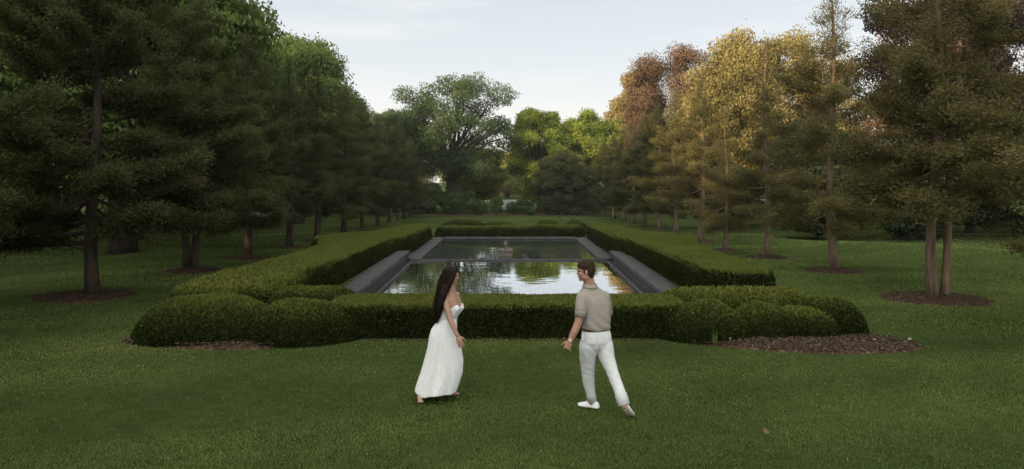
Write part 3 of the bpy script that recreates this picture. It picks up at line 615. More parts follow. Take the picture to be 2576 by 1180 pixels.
for k, (x, y, r) in enumerate(RINGS):
    e = ellipse(x, y, r, r * .92, 40, .03, 50 + k); BEDS.append(e)
    tag(link('mulch_ring', bed_mesh(e, .06, int(4200 * r * r) if y < 30 else 300, 70 + k, .034 if y < 25 else .05)), 'round mulch ring at the foot of a conifer', None, None, 'structure')
# soil strip under the front hedge, the far bed, an edging strip and the road
def strip(name, pts, w, mat, label, dz, n=None):
    pts = np.array(pts, float); d = np.gradient(pts, axis=0); d /= np.linalg.norm(d, axis=1)[:, None]; s = np.column_stack([-d[:, 1], d[:, 0]])
    Lp, Rp = pts + s * w / 2, pts - s * w / 2
    V = np.vstack([np.column_stack([Lp, gz(Lp[:, 0], Lp[:, 1]) + dz]), np.column_stack([Rp, gz(Rp[:, 0], Rp[:, 1]) + dz])]); k = len(pts)
    Q = [(i, k + i, k + i + 1, i + 1) for i in range(k - 1)]
    return tag(link(name, mesh_np(name, V, Q), M[mat]), label, None, None, 'structure')
xs_ = np.linspace(-24, 24, 40)
strip('soil_strip', np.column_stack([np.linspace(-3.2, 3.3, 20), np.full(20, 12.75)]), 1.35, 'soil', 'dark soil under the front hedge', .008)
strip('mulch_strip', np.column_stack([np.linspace(-14, 16, 40), 79.5 + .03 * np.linspace(-14, 16, 40)]), 4.5, 'mulch', 'brown planting bed across the far end', .02)
strip('lawn_edging', np.column_stack([np.linspace(-12, 13, 40), 73.6 + .06 * np.linspace(-12, 13, 40)]), .45, 'soil', 'thin dark edging line across the far lawn', .012)
t_ = np.linspace(0, 1, 30)
strip('road', np.column_stack([np.linspace(-90, 60, 60), 128 + 8 * np.sin(np.linspace(-1, 1.4, 60))]), 9, 'road', 'pale grey road beyond the garden', .02)
strip('path', np.column_stack([-1.8 + 1.6 * t_ + 1.8 * np.sin(t_ * 3), 92 + 32 * t_]), 3.4, 'road', 'grey drive bending away behind the far shrubs', .03)
strip('kerb', np.column_stack([np.linspace(-90, 60, 60), 122.8 + 8 * np.sin(np.linspace(-1, 1.4, 60))]), .5, 'kerb', 'sunlit kerb along the road', .12)
strip('parking_road', np.column_stack([np.linspace(-75, -12, 40), 80 + 0 * np.linspace(-1, 1, 40)]), 7, 'road', 'pale parking road behind the left trees', .02)

def clear_of(x, y):
    ok = np.ones(len(x), bool)
    for b in BEDS: ok &= sdf(b, x, y) < .0
    for a, k in HEDGES:
        for q, _ in a[1]: ok &= sdf(q, x, y) < -.02
    ok &= sdf(POOL, x, y) < 0
    return ok
def grass():
    rng = np.random.default_rng(9); Cs, Ds, Ns, Ls, Ws, Ts = [], [], [], [], [], []
    for y0, y1, dens, w, h in ((5.2, 8.5, 7400, .0048, .052), (8.5, 13, 4000, .0072, .052), (13, 20, 1600, .0115, .055), (20, 32, 420, .024, .06), (32, 46, 150, .04, .065)):
        area_w = lambda y: .80 * y + 3.6
        n = int(dens * .5 * (y1 - y0) * 2 * area_w((y0 + y1) / 2) * .96)
        y = rng.uniform(y0, y1, n); x = rng.uniform(-1, 1, n) * area_w(y)
        ok = clear_of(x, y); x, y = x[ok], y[ok]; n = len(x)
        clump = .5 + .5 * wob(x, y, 3.1); dry = wob(x + 20, y, .55)
        hh = h * rng.uniform(.55, 1.3, n) * (.8 + .45 * clump) * .58
        a = rng.uniform(0, 6.28, n); lean = rng.uniform(.1, .75, n)
        Dv = np.column_stack([np.cos(a) * lean, np.sin(a) * lean, np.ones(n)]); Dv /= np.linalg.norm(Dv, axis=1)[:, None]
        Cs.append(np.column_stack([x, y, gz(x, y) + hh * Dv[:, 2] * .5 - .004])); Ds.append(Dv)
        Ns.append(np.column_stack([rng.normal(0, .6, n), rng.normal(-.5, .6, n), np.full(n, .8)])); Ls.append(hh); Ws.append(w * rng.uniform(.7, 1.4, n))
        t = .37 + .16 * wob(x, y, 1.3) + .24 * dry + .16 * wob(x * .6, y * 2.4, 1.0) + .10 * wob(x, y, 3.7) + rng.normal(0, .085, n) + .1 * (hh / h - .9)
        straw = rng.random(n) < (.006 + .045 * np.clip(dry - .1, 0, 1)); t = np.where(straw, .98, t); Ts.append(np.clip(t, 0, 1))
    me = leaf_mesh('grass', np.vstack(Cs), np.vstack(Ds), np.vstack(Ns), np.concatenate(Ls), np.concatenate(Ws), np.concatenate(Ts), bend=.1)
    tag(link('grass', me, M['grass']), 'short mown grass blades', None, None, 'stuff')
    # clover flowers scattered in the turf
    n = 260; y = rng.uniform(8, 17, n); x = rng.uniform(-1, 1, n) * .75 * y
    keep = clear_of(x, y) & (wob(x, y, .8) > .25) & (x < 4.5); x, y = x[keep], y[keep]; n = len(x)
    m = MB()
    for i in range(n): m.ell((x[i], y[i], g(x[i], y[i]) + .055), np.eye(3) * .007, 6, 4)
    o = m.build('clover', surf_mat('clover_white', [(.3,(.45,.45,.4)),(.7,(.6,.6,.55))], 30, 2, .9, 0)); tag(o, 'tiny white clover flowers scattered in the lawn', None, None, 'stuff')
grass()

# fallen leaf, stones, weeds -----------------------------------------------------
def fallen_leaf(px, py, s):
    Y = F * H0 / (py - 484); x = cx_at(px, Y)
    t = empty('fallen_leaf', (x, Y, g(x, Y) + .05), 'curled dry brown maple leaf lying on the lawn at the lower right', 'leaf')
    ang = []; 
    for k, (a, r) in enumerate([(-90, .15), (-55, .55), (-30, .35), (0, .9), (22, .45), (50, 1.0), (70, .5), (90, 1.15), (110, .5), (130, 1.0), (158, .45), (180, .9), (210, .35), (235, .55)]):
        ang.append((math.cos(math.radians(a)) * r * s, math.sin(math.radians(a)) * r * s, .25 * s * (r ** 2) + .05 * s * math.sin(k)))
    V = [(0, 0, 0)] + ang; n = len(ang); Q = [(0, 1 + i, 1 + (i + 1) % n) for i in range(n)]
    o = link('blade', mesh_np('blade', V, Q), surf_mat('dry_leaf', [(.3,(.10,.055,.035)),(.7,(.2,.11,.07))], 30, 4, .9, .2), t); o.rotation_euler = (.5, .1, .4)
    m = MB(); m.tube([(0, 0, 0), (.02 * s, -.5 * s, -.05 * s), (.0, -.9 * s, -.1 * s)], [.003, .0025, .002], 6); q = m.build('stalk', M['bark'], t); q.rotation_euler = (.5, .1, .4)
fallen_leaf(1928, 1100, .055)
rng = np.random.default_rng(77)
for k, (px, py, s, lb) in enumerate([(2288, 866, .034, 'pale stone at the tip of the right mulch bed'), (2200, 868, .03, 'small grey stone on the right mulch bed'), (2172, 871, .024, 'tiny pale stone left of the small grey one')]):
    Y = F * H0 / (py - 484); x = cx_at(px, Y); m = MB(); m.ell((0, 0, 0), np.diag([s, s * .7, s * .6]), 10, 7)
    me = m.mesh('stone'); 
    for v in me.vertices: v.co *= 1 + .12 * math.sin(v.co.x * 90 + k) * math.cos(v.co.y * 80)
    o = link('stone', me, surf_mat('pale_stone', [(.3,(.2,.18,.16)),(.7,(.34,.31,.28))], 20, 4, .8, .3), None, (x, Y, g(x, Y) + .09)); tag(o, lb, 'stone', 'loose stones on the right mulch bed')
for px, py, h, n, lb in [(1800, 872, .26, 13, 'tuft of tall grass at the front edge of the right mulch bed'), (1905, 858, .26, 9, 'few thin grass stems growing through the right mulch')]:
    Y = F * H0 / (py - 484); x = cx_at(px, Y); a = rng.uniform(0, 6.28, n); ln = rng.uniform(.05, .45, n)
    Dv = np.column_stack([np.cos(a) * ln, np.sin(a) * ln, np.ones(n)]); Dv /= np.linalg.norm(Dv, axis=1)[:, None]; hh = h * rng.uniform(.5, 1.1, n)
    me = leaf_mesh('grass_tuft', Dv * (hh * .5)[:, None] + np.column_stack([rng.normal(0, .03, (n, 2)), np.full(n, .03)]), Dv, rng.normal(0, 1, (n, 3)) + np.array([0, -1.5, 0]), hh, np.full(n, .012), rng.uniform(.05, .35, n))
    o = link('grass_tuft', me, M['grass'], None, (x, Y, g(x, Y))); tag(o, lb, 'grass tuft')
Y = F * H0 / (864 - 484); x = cx_at(1846, Y); n = 40
me = leaf_mesh('weed', np.column_stack([rng.normal(0, .12, n), rng.normal(0, .07, n), rng.uniform(.06, .14, n)]), unit(rng, n), rng.normal(0, .5, (n, 3)) + np.array([0, 0, 1]), rng.uniform(.05, .09, n), rng.uniform(.03, .05, n), rng.uniform(.4, .9, n))
tag(link('weed', me, M['shrub'], None, (x, Y, g(x, Y))), 'small broad-leaved weeds on the right mulch bed', None, None, 'stuff')

# ------------------------------------------------------------------ the pool
ZW, ZC, ZT = -.795, -.70, -.40
pool = empty('stone_pool', (0, 28, -1), 'long dark stone reflecting pool with a low weir between two basins', 'pool')
def local(o): o.matrix_parent_inverse = Matrix.Translation((0, -28, 1)); return o
def pbox(name, lo, hi, bev=.012, mat='stone'):
    m = MB(); m.box(lo, hi); return local(m.build(name, M[mat], pool, smooth=False, bevel=bev))
for s in (-1, 1):
    # tall side wall of the near basin: coping over a stepped, moulded face
    prof = [(4.72, -1.3), (4.72, ZT), (4.14, ZT), (4.14, ZT - .13), (4.19, ZT - .145), (4.19, ZT - .165), (4.165, ZT - .18), (4.165, ZT - .20), (4.21, ZT - .215), (4.21, -1.3)]
    ys = np.linspace(17.2, 28.9, 14); V = np.array([[(s * (a - (28.9 - y) * .012 * (a < 4.5)), y, z) for a, z in prof] for y in ys])
    m = MB(); m.rings(V, True); local(m.build('side_wall', M['stone'], pool, smooth=False, bevel=.008))
    m = MB(); m.rings(np.array([[(s * (a - (28.9 - y) * .012), y, z) for a, z in [(4.12, -1.3), (4.12, ZW + .012), (3.95, ZW + .012), (3.95, -1.3)]] for y in ys]), True); local(m.build('ledge', M['stone'], pool, smooth=False))
    m = MB(); m.rings(np.array([[(s * a, y, z) for a, z in ((4.40, -1.3), (4.66, -1.3), (4.66, g(0, y) + .006), (4.40, g(0, y) + .006))] for y in np.linspace(28.92, 39.5, 12)]), True)
    local(m.build('basin_wall', M['soil'], pool, smooth=False))
    # lower coping of the far basin, in slabs with joints
    for k in range(6):
        y0 = 28.905 + k * 1.7; y1 = y0 + 1.692
        pbox('coping', (min(s * 3.66, s * 4.43), y0, ZC - .07), (max(s * 3.66, s * 4.43), y1, ZC), .01)
    pbox('basin_wall', (min(s * 3.70, s * 4.42), 28.93, -1.3), (max(s * 3.70, s * 4.24), 39.0, ZC - .075), 0)
    pbox('end_block', (min(s * 3.62, s * 4.36), 28.52, ZC - .10), (max(s * 3.62, s * 4.36), 28.89, ZC + .022), .012)
for k in range(5):
    w = 7.30 / 5; pbox('coping', (-3.65 + k * w + .004, 38.55, ZC - .07), (-3.65 + (k + 1) * w - .004, 39.45, ZC), .01)
pbox('basin_wall', (-3.69, 38.62, -1.3), (3.69, 39.05, ZC - .075), 0)
pbox('weir', (-3.61, 28.56, -1.3), (3.61, 28.68, ZC - .02), .012)
pbox('front_wall', (-4.5, 16.9, -1.3), (4.5, 17.19, ZT - .005), .012)
pbox('pool_floor', (-4.3, 17.0, -1.42), (4.3, 39.4, -1.31), 0)
def wsheet(name, x, y0, y1, z, mat, lb):
    o = link(name, mesh_np(name, [(-x, y0, z), (x, y0, z), (x, y1, z), (-x, y1, z)], [(0, 1, 2, 3)]), M[mat]); tag(o, lb, None, None, 'structure')
wsheet('water', 4.22, 17.15, 28.6, ZW, 'water_low', 'mirror-like water of the near basin with faint horizontal ripples')
wsheet('water', 3.72, 28.7, 38.7, ZC - .075, 'water_up', 'murky grey-green water of the far basin')

# ------------------------------------------------------------------ fountain
FX, FY = cx_at(1272, 30.6), 30.6; fz = ZC - .075
ft = empty('stone_fountain', (FX, FY, fz), 'small stone fountain pedestal with bulbous finial standing in the far basin', 'fountain')
def fb(name, mb, mat, bev=0, smooth=False): return mb.build(name, M[mat], ft, smooth=smooth, bevel=bev)
m = MB(); m.box((-.29, -.26, -.4), (.29, .26, .16)); fb('plinth', m, 'stone_warm', .012)
m = MB(); m.box((-.325, -.295, .162), (.325, .295, .262)); fb('cap', m, 'stone_warm', .015)
m = MB(); m.lathe((0, 0, .264), [(.085, 0), (.088, .02), (.06, .04), (.05, .085), (.07, .12), (.096, .165), (.105, .21), (.098, .245), (.07, .265), (.02, .27)], 24); fb('urn', m, 'stone_warm', 0, True)
m = MB(); m.ell((-.005, 0, .545), np.diag([.10, .075, .035]), 16, 9); m.ell((-.05, -.02, .56), np.diag([.045, .04, .04]), 10, 8); m.ell((.05, .02, .565), np.diag([.045, .04, .045]), 10, 8); m.ell((0, 0, .60), np.diag([.05, .045, .055]), 12, 8); m.ell((.01, .01, .64), np.diag([.028, .028, .04]), 10, 8); fb('figure', m, 'bronze', 0, True)
m = MB(); m.tube([(.01, 0, .64), (.02, 0, .70), (.035, 0, .765)], [.014, .010, .011], 8); m.tube([(-.03, 0, .775), (.03, 0, .78), (.10, 0, .77), (.17, -.01, .765)], [.006, .013, .010, .004], 8); fb('nozzle', m, 'bronze', 0, True)

# ------------------------------------------------------------------ parked car far behind the left trees
cY = 75.0; cX = cx_at(515, cY)
car = empty('parked_car', (cX, cY, g(cX, cY)), 'white car parked far behind the twin-trunked left conifer, glimpsed through branches', 'car', None, .15)
prof = [(-2.2, .28), (-2.25, .6), (-2.1, .86), (-1.5, .95), (-.75, 1.42), (.55, 1.46), (1.35, 1.02), (2.05, .88), (2.22, .6), (2.2, .28)]
white = surf_mat('white_paint', [(.3,(.74,.75,.77)),(.7,(.82,.83,.84))], 2, 2, .25, 0, spec=.5); dk = surf_mat('dark_glass', [(.3,(.015,.017,.02)),(.7,(.03,.032,.036))], 2, 2, .1, 0, spec=.6); rub = surf_mat('rubber', [(.3,(.012,.012,.012)),(.7,(.03,.03,.03))], 9, 2, .9, 0)
m = MB(); m.rings(np.array([[(a, yy * (.80 if b > 1.1 else 1), b) for a, b in prof] for yy in (-.86, .86)]), True); m.build('body', white, car, False, .05)
for a, b in (((-1.30, .99), (-.72, 1.37)), ((.52, 1.40), (1.22, 1.03))): pass
for s in (-1, 1):
    V = [(-1.28, s * .79, 1.0), (-.72, s * .712, 1.37), (.5, s * .712, 1.40), (1.12, s * .79, 1.03)]
    link('window', mesh_np('window', V, [(0, 1, 2, 3)]), dk, car)
    for wx in (-1.35, 1.38):
        mm = MB(); mm.tube([(wx, s * .70, .32), (wx, s * .89, .32)], [.32, .32], 20); wo = mm.build('wheel', rub, car)
        mm = MB(); mm.tube([(wx, s * .88, .32), (wx, s * .902, .32)], [.2, .2], 16); mm.build('rim', white, wo)
# ------------------------------------------------------------------ people
def remeshed(name, mb, voxel, mat, parent, smooth_it=3, fac=.5, folds=None):
    me = mb.mesh(name); o = bpy.data.objects.new(name + '_src', me); COL.objects.link(o)
    r = o.modifiers.new('r', 'REMESH'); r.mode = 'VOXEL'; r.voxel_size = voxel; r.use_smooth_shade = True
    if smooth_it:
        s = o.modifiers.new('s', 'SMOOTH'); s.iterations = smooth_it; s.factor = fac
    dg = bpy.context.evaluated_depsgraph_get(); dg.update()
    nm = bpy.data.meshes.new_from_object(o.evaluated_get(dg)); nm.name = name
    bpy.data.objects.remove(o); bpy.data.meshes.remove(me)
    if folds:
        n = len(nm.vertices); co = np.empty(n * 3, np.float32); no = np.empty(n * 3, np.float32); nm.vertices.foreach_get('co', co); nm.vertices.foreach_get('normal', no)
        co = co.reshape(-1, 3); no = no.reshape(-1, 3); co = co + no * folds(co)[:, None]; nm.vertices.foreach_set('co', co.ravel()); nm.update()
    nm.materials.clear(); nm.polygons.foreach_set('use_smooth', np.ones(len(nm.polygons), bool))
    return link(name, nm, mat, parent)
def ring(c, hw, hd, yaw, k=24, sq=0.0, tilt=0.0, bulge=None):
    """horizontal-ish ellipse; yaw is the heading (angle of facing direction), hw across, hd fore-aft"""
    a = np.arange(k) * 2 * PI / k
    ca, sa = np.cos(a), np.sin(a)
    e = 2 / (2 + sq)
    fx = np.sign(ca) * np.abs(ca) ** e * hd; sx = np.sign(sa) * np.abs(sa) ** e * hw
    if bulge is not None: fx = fx + bulge(a)
    f = np.array([math.cos(yaw), math.sin(yaw), tilt]); s = np.array([-math.sin(yaw), math.cos(yaw), 0])
    return np.asarray(tuple(c)) + fx[:, None] * f + sx[:, None] * s
def limb(mb, pts, rad, k=14, sub=5):
    """smooth tapered limb with rounded ends through the joints"""
    P = np.array([tuple(p) for p in pts], float); n = len(P); t = np.arange(n); tt = np.linspace(0, n - 1, (n - 1) * sub + 1)
    def cr(vals, u):
        i = min(int(u), n - 2); f = u - i
        p0, p1, p2, p3 = vals[max(i - 1, 0)], vals[i], vals[i + 1], vals[min(i + 2, n - 1)]
        m1, m2 = (p2 - p0) * .35, (p3 - p1) * .35
        return (2*f**3-3*f**2+1)*p1 + (f**3-2*f**2+f)*m1 + (-2*f**3+3*f**2)*p2 + (f**3-f**2)*m2
    Q = np.array([cr(P, u) for u in tt]); R = np.interp(tt, t, rad)
    d0 = Q[0] - Q[1]; d0 /= np.linalg.norm(d0); d1 = Q[-1] - Q[-2]; d1 /= np.linalg.norm(d1)
    Q = np.vstack([Q[0] + d0 * R[0] * .75, Q[0] + d0 * R[0] * .45, Q, Q[-1] + d1 * R[-1] * .45, Q[-1] + d1 * R[-1] * .75])
    R = np.concatenate([[R[0] * .5, R[0] * .85], R, [R[-1] * .85, R[-1] * .5]])
    mb.tube(Q, R, k)
def head(mb, c, face, up, s=1.0, male=False, ear=True):
    """skull, jaw, brow, nose, lips, ears; c = centre of the head at eye level"""
    f = np.array(tuple(face), float); f /= np.linalg.norm(f); u = np.array(tuple(up), float); r = np.cross(f, u); r /= np.linalg.norm(r); u = np.cross(r, f)
    c = np.asarray(tuple(c)); at = lambda a, b, d: c + (f * a + r * b + u * d) * s
    E = lambda a, b, d, ra, rb, rd, k=14: mb.ell(at(a, b, d), [f * ra * s, r * rb * s, u * rd * s], k, 10)
    E(-.012, 0, .032, .095, .074, .082, 20)           # cranium
    E(.022, 0, -.022, .066, .060, .088, 18)           # face
    E(.040, 0, -.078, .036, .040 if male else .034, .032)   # jaw
    E(.062, 0, -.096, .022, .022, .018)               # chin
    for q in (-1, 1):
        E(.0, q * .042, -.062, .045, .022, .034)      # jaw angle
        E(.058, q * .036, -.024, .026, .022, .022)    # cheekbone
        E(.072, q * .030, .021, .018, .026, .009)     # brow
        if ear:
            E(-.012, q * .074, -.008, .019, .008, .031); E(-.010, q * .078, -.030, .009, .006, .013)
    E(.084, 0, -.006, .013, .011, .028); E(.096, 0, -.026, .013, .013, .012)   # nose
    for q in (-1, 1): E(.094, q * .011, -.030, .010, .008, .008)
    E(.079, 0, -.054, .012, .022, .007); E(.078, 0, -.065, .012, .019, .008)   # lips
    return at, f, r, u
def hand(mb, wrist, direc, palm_n, s=1.0, curl=.4, thumb=1, spread=.10):
    """palm, four separate fingers with two bends each, and a thumb from the side of the palm"""
    d = np.array(tuple(direc), float); d /= np.linalg.norm(d); n = np.array(tuple(palm_n), float); n -= d * n.dot(d); n /= np.linalg.norm(n); w = np.cross(d, n)
    o = np.asarray(tuple(wrist)); P = lambda a, b, c: o + (d * a + w * b + n * c) * s
    mb.ell(P(.048, 0, 0), [d * .052 * s, w * .040 * s, n * .017 * s], 14, 9); mb.ell(P(.078, 0, 0), [d * .024 * s, w * .041 * s, n * .014 * s], 14, 8)
    for i, (b, L) in enumerate([(.030, .070), (.010, .079), (-.011, .073), (-.031, .058)]):
        p = np.array([.088, b * thumb, 0.]); a = curl * (.55 + .08 * i); pts = [P(.065, b * .85 * thumb, 0), P(*p)]; yw = spread * (1.2 - .8 * i) * thumb
        for seg, bend in ((.45, a), (.32, a * 2.1), (.25, a * 3.0)):
            p = p + np.array([math.cos(bend) * math.cos(yw), math.cos(bend) * math.sin(yw), math.sin(bend)]) * L * seg; pts.append(P(*p))
        mb.tube(pts, np.array([.0088, .0092, .0084, .0076, .0062]) * s, 10)
    tp = np.array([.022, .030 * thumb, .006]); pts = [P(.01, .018 * thumb, 0), P(*tp)]
    for L, bend, yw in ((.032, .3, .75), (.030, .5, .45), (.024, .6, .3)):
        tp = tp + np.array([math.cos(yw), math.sin(yw) * thumb, .35 * bend]) * L; pts.append(P(*tp))
    mb.tube(pts, np.array([.012, .0125, .0105, .0095, .0075]) * s, 10)
def foot(mb, ankle, toe, s=1.0):
    a, t = np.asarray(tuple(ankle)), np.asarray(tuple(toe)); f = t - a; f[2] = 0; f /= np.linalg.norm(f); z0 = t[2]
    heel = a - f * .045 * s; heel[2] = max(z0 - .012, a[2] - .075)
    limb(mb, [heel + np.array([0, 0, .012]), a * .45 + t * .55 + np.array([0, 0, .012]), t], [.031 * s, .033 * s, .020 * s], 12)
    limb(mb, [a, a * .5 + t * .5 + np.array([0, 0, .018])], [.034 * s, .026 * s], 12)
    sd = np.cross(f, [0, 0, 1])
    for i, k in enumerate((-.03, -.014, 0, .014, .027)): limb(mb, [t + sd * k * s - f * .015, t + sd * k * s + f * (.022 - .006 * abs(i - 1)) * s], [.011 * s, .009 * s], 8, 2)

def skin_mat(name, c, red=.15):
    m, nt, out = new_mat(name); L = nt.links.new; nz = noise(nt, 9, 4)
    r = ramp(nt, [(.3, tuple(x * .85 for x in c)), (.7, (c[0] * 1.1, c[1] * 1.05, c[2] * 1.05))]); L(nz.outputs['Fac'], r.inputs['Fac'])
    p = nt.nodes.new('ShaderNodeBsdfPrincipled'); L(r.outputs[0], p.inputs['Base Color']); p.inputs['Roughness'].default_value = .5; p.inputs['Specular IOR Level'].default_value = .35
    p.inputs['Subsurface Weight'].default_value = red; p.inputs['Subsurface Radius'].default_value = (.02, .008, .004); p.inputs['Subsurface Scale'].default_value = .3
    L(p.outputs[0], out.inputs['Surface']); return m
SK_W = skin_mat('woman_skin', (.36, .215, .15)); SK_M = skin_mat('man_skin', (.36, .20, .14))
def cloth(name, c, wr=.25, sc=16, weave=260):
    m, nt, out = new_mat(name); L = nt.links.new
    nz = noise(nt, sc, 4, .6); r = ramp(nt, [(.25, tuple(x * .9 for x in c)), (.75, tuple(min(x * 1.06, .9) for x in c))]); L(nz.outputs['Fac'], r.inputs['Fac'])
    p = nt.nodes.new('ShaderNodeBsdfPrincipled'); L(r.outputs[0], p.inputs['Base Color']); p.inputs['Roughness'].default_value = .95; p.inputs['Specular IOR Level'].default_value = .12
    n1 = noise(nt, sc * .6, 3, .5); n2 = noise(nt, weave, 2, .5); ma = N_(nt, 'ShaderNodeMath', operation='MULTIPLY_ADD'); ma.inputs[1].default_value = .06; L(n2.outputs['Fac'], ma.inputs[0]); L(n1.outputs['Fac'], ma.inputs[2])
    b = nt.nodes.new('ShaderNodeBump'); b.inputs['Strength'].default_value = wr; b.inputs['Distance'].default_value = .03; L(ma.outputs[0], b.inputs['Height']); L(b.outputs[0], p.inputs['Normal'])
    L(p.outputs[0], out.inputs['Surface']); return m
M['dress'] = cloth('cream_dress', (.70, .70, .68), .12); M['shirt'] = cloth('taupe_knit', (.30, .265, .225), .3, 12, 180); M['trousers'] = cloth('white_cotton', (.62, .62, .61), .55, 9)
M['belt'] = surf_mat('dark_leather', [(.3,(.02,.014,.01)),(.7,(.05,.035,.025))], 20, 3, .5, .1)
M['shoe'] = surf_mat('white_leather', [(.3,(.6,.6,.6)),(.7,(.74,.74,.73))], 10, 3, .55, .1); M['sole'] = surf_mat('taupe_rubber', [(.3,(.36,.32,.26)),(.7,(.46,.41,.34))], 40, 4, .9, .5)
M['eye'] = surf_mat('dark_eye', [(.3,(.015,.01,.008)),(.7,(.03,.02,.015))], 20, 2, .2, 0)
M['lip'] = surf_mat('lip_skin', [(.3,(.22,.08,.07)),(.7,(.30,.11,.09))], 20, 2, .5, 0)
def hair_mat(name, c):
    return surf_mat(name, [(.3, tuple(x * .5 for x in c)), (.55, c), (.8, tuple(x * 2.2 for x in c))], 30, 5, .65, .8, 60, (1.6, 1.6, .12), spec=.12, bdist=.01)
M['hair_w'] = hair_mat('long_brown_hair', (.013, .0068, .005)); M['hair_m'] = surf_mat('short_brown_hair', [(.3,(.018,.012,.008)),(.6,(.045,.03,.02)),(.85,(.09,.062,.042))], 60, 5, .8, 1, 110, spec=.08, bdist=.012)

# ---- the woman ------------------------------------------------------------------
wY = 8.66; wx, wz = cx_at(1097, wY), g(0, wY)
woman = empty('person', (wx, wY, wz), 'barefoot woman with long dark hair in a white strapless pleated dress, striding right', 'person')
def own(o, root):
    o.matrix_parent_inverse = Matrix.Translation(-Vector(o.parent.location)); return o
wyaw = math.radians(-24)
b = MB()
hc = PT(1136, 693.5, 8.63)
wat, wf, wr_, wu = head(b, hc, (1, -.10, -.05), (.06, 0, 1), .93, False, False)
limb(b, [PT(1133, 704, 8.64), PT(1135, 722, 8.645), PT(1135, 742, 8.655)], [.054, .051, .066])
def bust(a, k=1.0):  # two soft mounds at the front
    aa = np.where(a > PI, a - 2 * PI, a); return k * .045 * (np.exp(-((aa - .48) / .34) ** 2) + np.exp(-((aa + .48) / .34) ** 2))
tors = [((1134, 736), .075, .060, 0), ((1134.5, 743), .135, .072, 0), ((1136, 752), .160, .085, 0), ((1137.5, 764), .142, .092, .35), ((1138, 774), .132, .092, .9), ((1133, 786), .118, .090, .5), ((1126, 803), .106, .084, 0), ((1118, 822), .140, .100, 0), ((1113, 842), .135, .095, 0), ((1110, 860), .11, .08, 0)]
V = [ring(PT(*p, 8.655), hw, hd, wyaw, 32, .25, 0, (lambda a, q=q: bust(a, q))) for p, hw, hd, q in tors]
b.rings(np.array(V[::-1]), True)
limb(b, [PT(1119.5, 752.5, 8.53), PT(1124, 772, 8.50), PT(1131.5, 802, 8.46), PT(1141, 822, 8.44), PT(1150.5, 845, 8.42)], [.047, .041, .033, .032, .0215])
hand(b, PT(1151, 846, 8.42), (.40, -.02, -1), (-.15, 1, .1), .95, .18, 1, .05)
limb(b, [PT(1148, 742, 8.79), PT(1149, 765, 8.84), PT(1146, 790, 8.90), PT(1145, 832, 8.86)], [.046, .040, .033, .022])
hand(b, PT(1145, 833, 8.86), (.1, .0, -1), (-.3, -1, .2), .95, .35, -1, .08)
limb(b, [PT(1107, 855, 8.66), PT(1098, 920, 8.64), PT(1080, 962, 8.62), PT(1057.5, 995, 8.53)], [.072, .05, .045, .034])
limb(b, [PT(1117, 850, 8.68), PT(1132, 915, 8.70), PT(1133, 955, 8.76), PT(1134.5, 988, 8.81)], [.075, .055, .045, .034])
foot(b, PT(1055.5, 997, 8.53), Vector((cx_at(1055, 8.45) + .015, 8.43, g(0, 8.43) + .045)), .98)
foot(b, PT(1134, 989, 8.80), Vector((cx_at(1149, 8.78), 8.75, g(0, 8.75) + .047)), .98)
own(remeshed('body', b, .0055, SK_W, woman, 3), woman)
# eyes and lips
for q in (-1, 1):
    m = MB(); m.ell(wat(.083, q * .030, .004), [wf * .008, wr_ * .013, wu * .006], 10, 7); own(m.build('eye', M['eye'], woman), woman)
m = MB(); m.ell(wat(.0825, 0, -.059), [wf * .012, wr_ * .022, wu * .007], 12, 7); own(m.build('lips', M['lip'], woman), woman)
# bodice: a shell whose top edge is a sweetheart line
def torso_at(z):
    zs = [PT(*p, 8.655).z for p, *_ in tors]; xs = [PT(*p, 8.655).x for p, *_ in tors]; o = np.argsort(zs)
    I = lambda v: np.interp(z, np.array(zs)[o], np.array(v)[o])
    return I(xs), I([t[1] for t in tors]), I([t[2] for t in tors]), I([t[3] for t in tors])
k = 72; a = np.arange(k) * 2 * PI / k; aa = np.where(a > PI, a - 2 * PI, a)
ztop = PT(0, 773, 8.655).z + .050 * (np.exp(-((aa - .52) / .50) ** 2) + np.exp(-((aa + .52) / .50) ** 2)) - .022 * np.exp(-(aa / .26) ** 2) - .02 * (np.abs(aa) / PI)
zbot = PT(0, 806, 8.655).z
rings = []
for v in np.linspace(0, 1, 16):
    row = []
    for i in range(k):
        z = zbot + (ztop[i] - zbot) * v; x, hw, hd, q = torso_at(z); pad = .011
        p = ring((x, 8.655, z), hw + pad, hd + pad, wyaw, k, .25, 0, (lambda t, q=q: bust(t, q)))[i]
        row.append(p)
    rings.append(row)
R = np.array(rings); seam = .0022 * np.cos(a * 18); ctr = R.mean(1, keepdims=True); dirv = R - ctr; dirv[:, :, 2] = 0; dirv /= np.linalg.norm(dirv, axis=2, keepdims=True) + 1e-9
R = R + dirv * seam[None, :, None]
inner = R[-1] - dirv[-1] * .008 - np.array([0, 0, .004]); inner2 = inner - np.array([0, 0, .03])
m = MB(); m.rings(np.concatenate([R, inner[None], inner2[None]]), False)
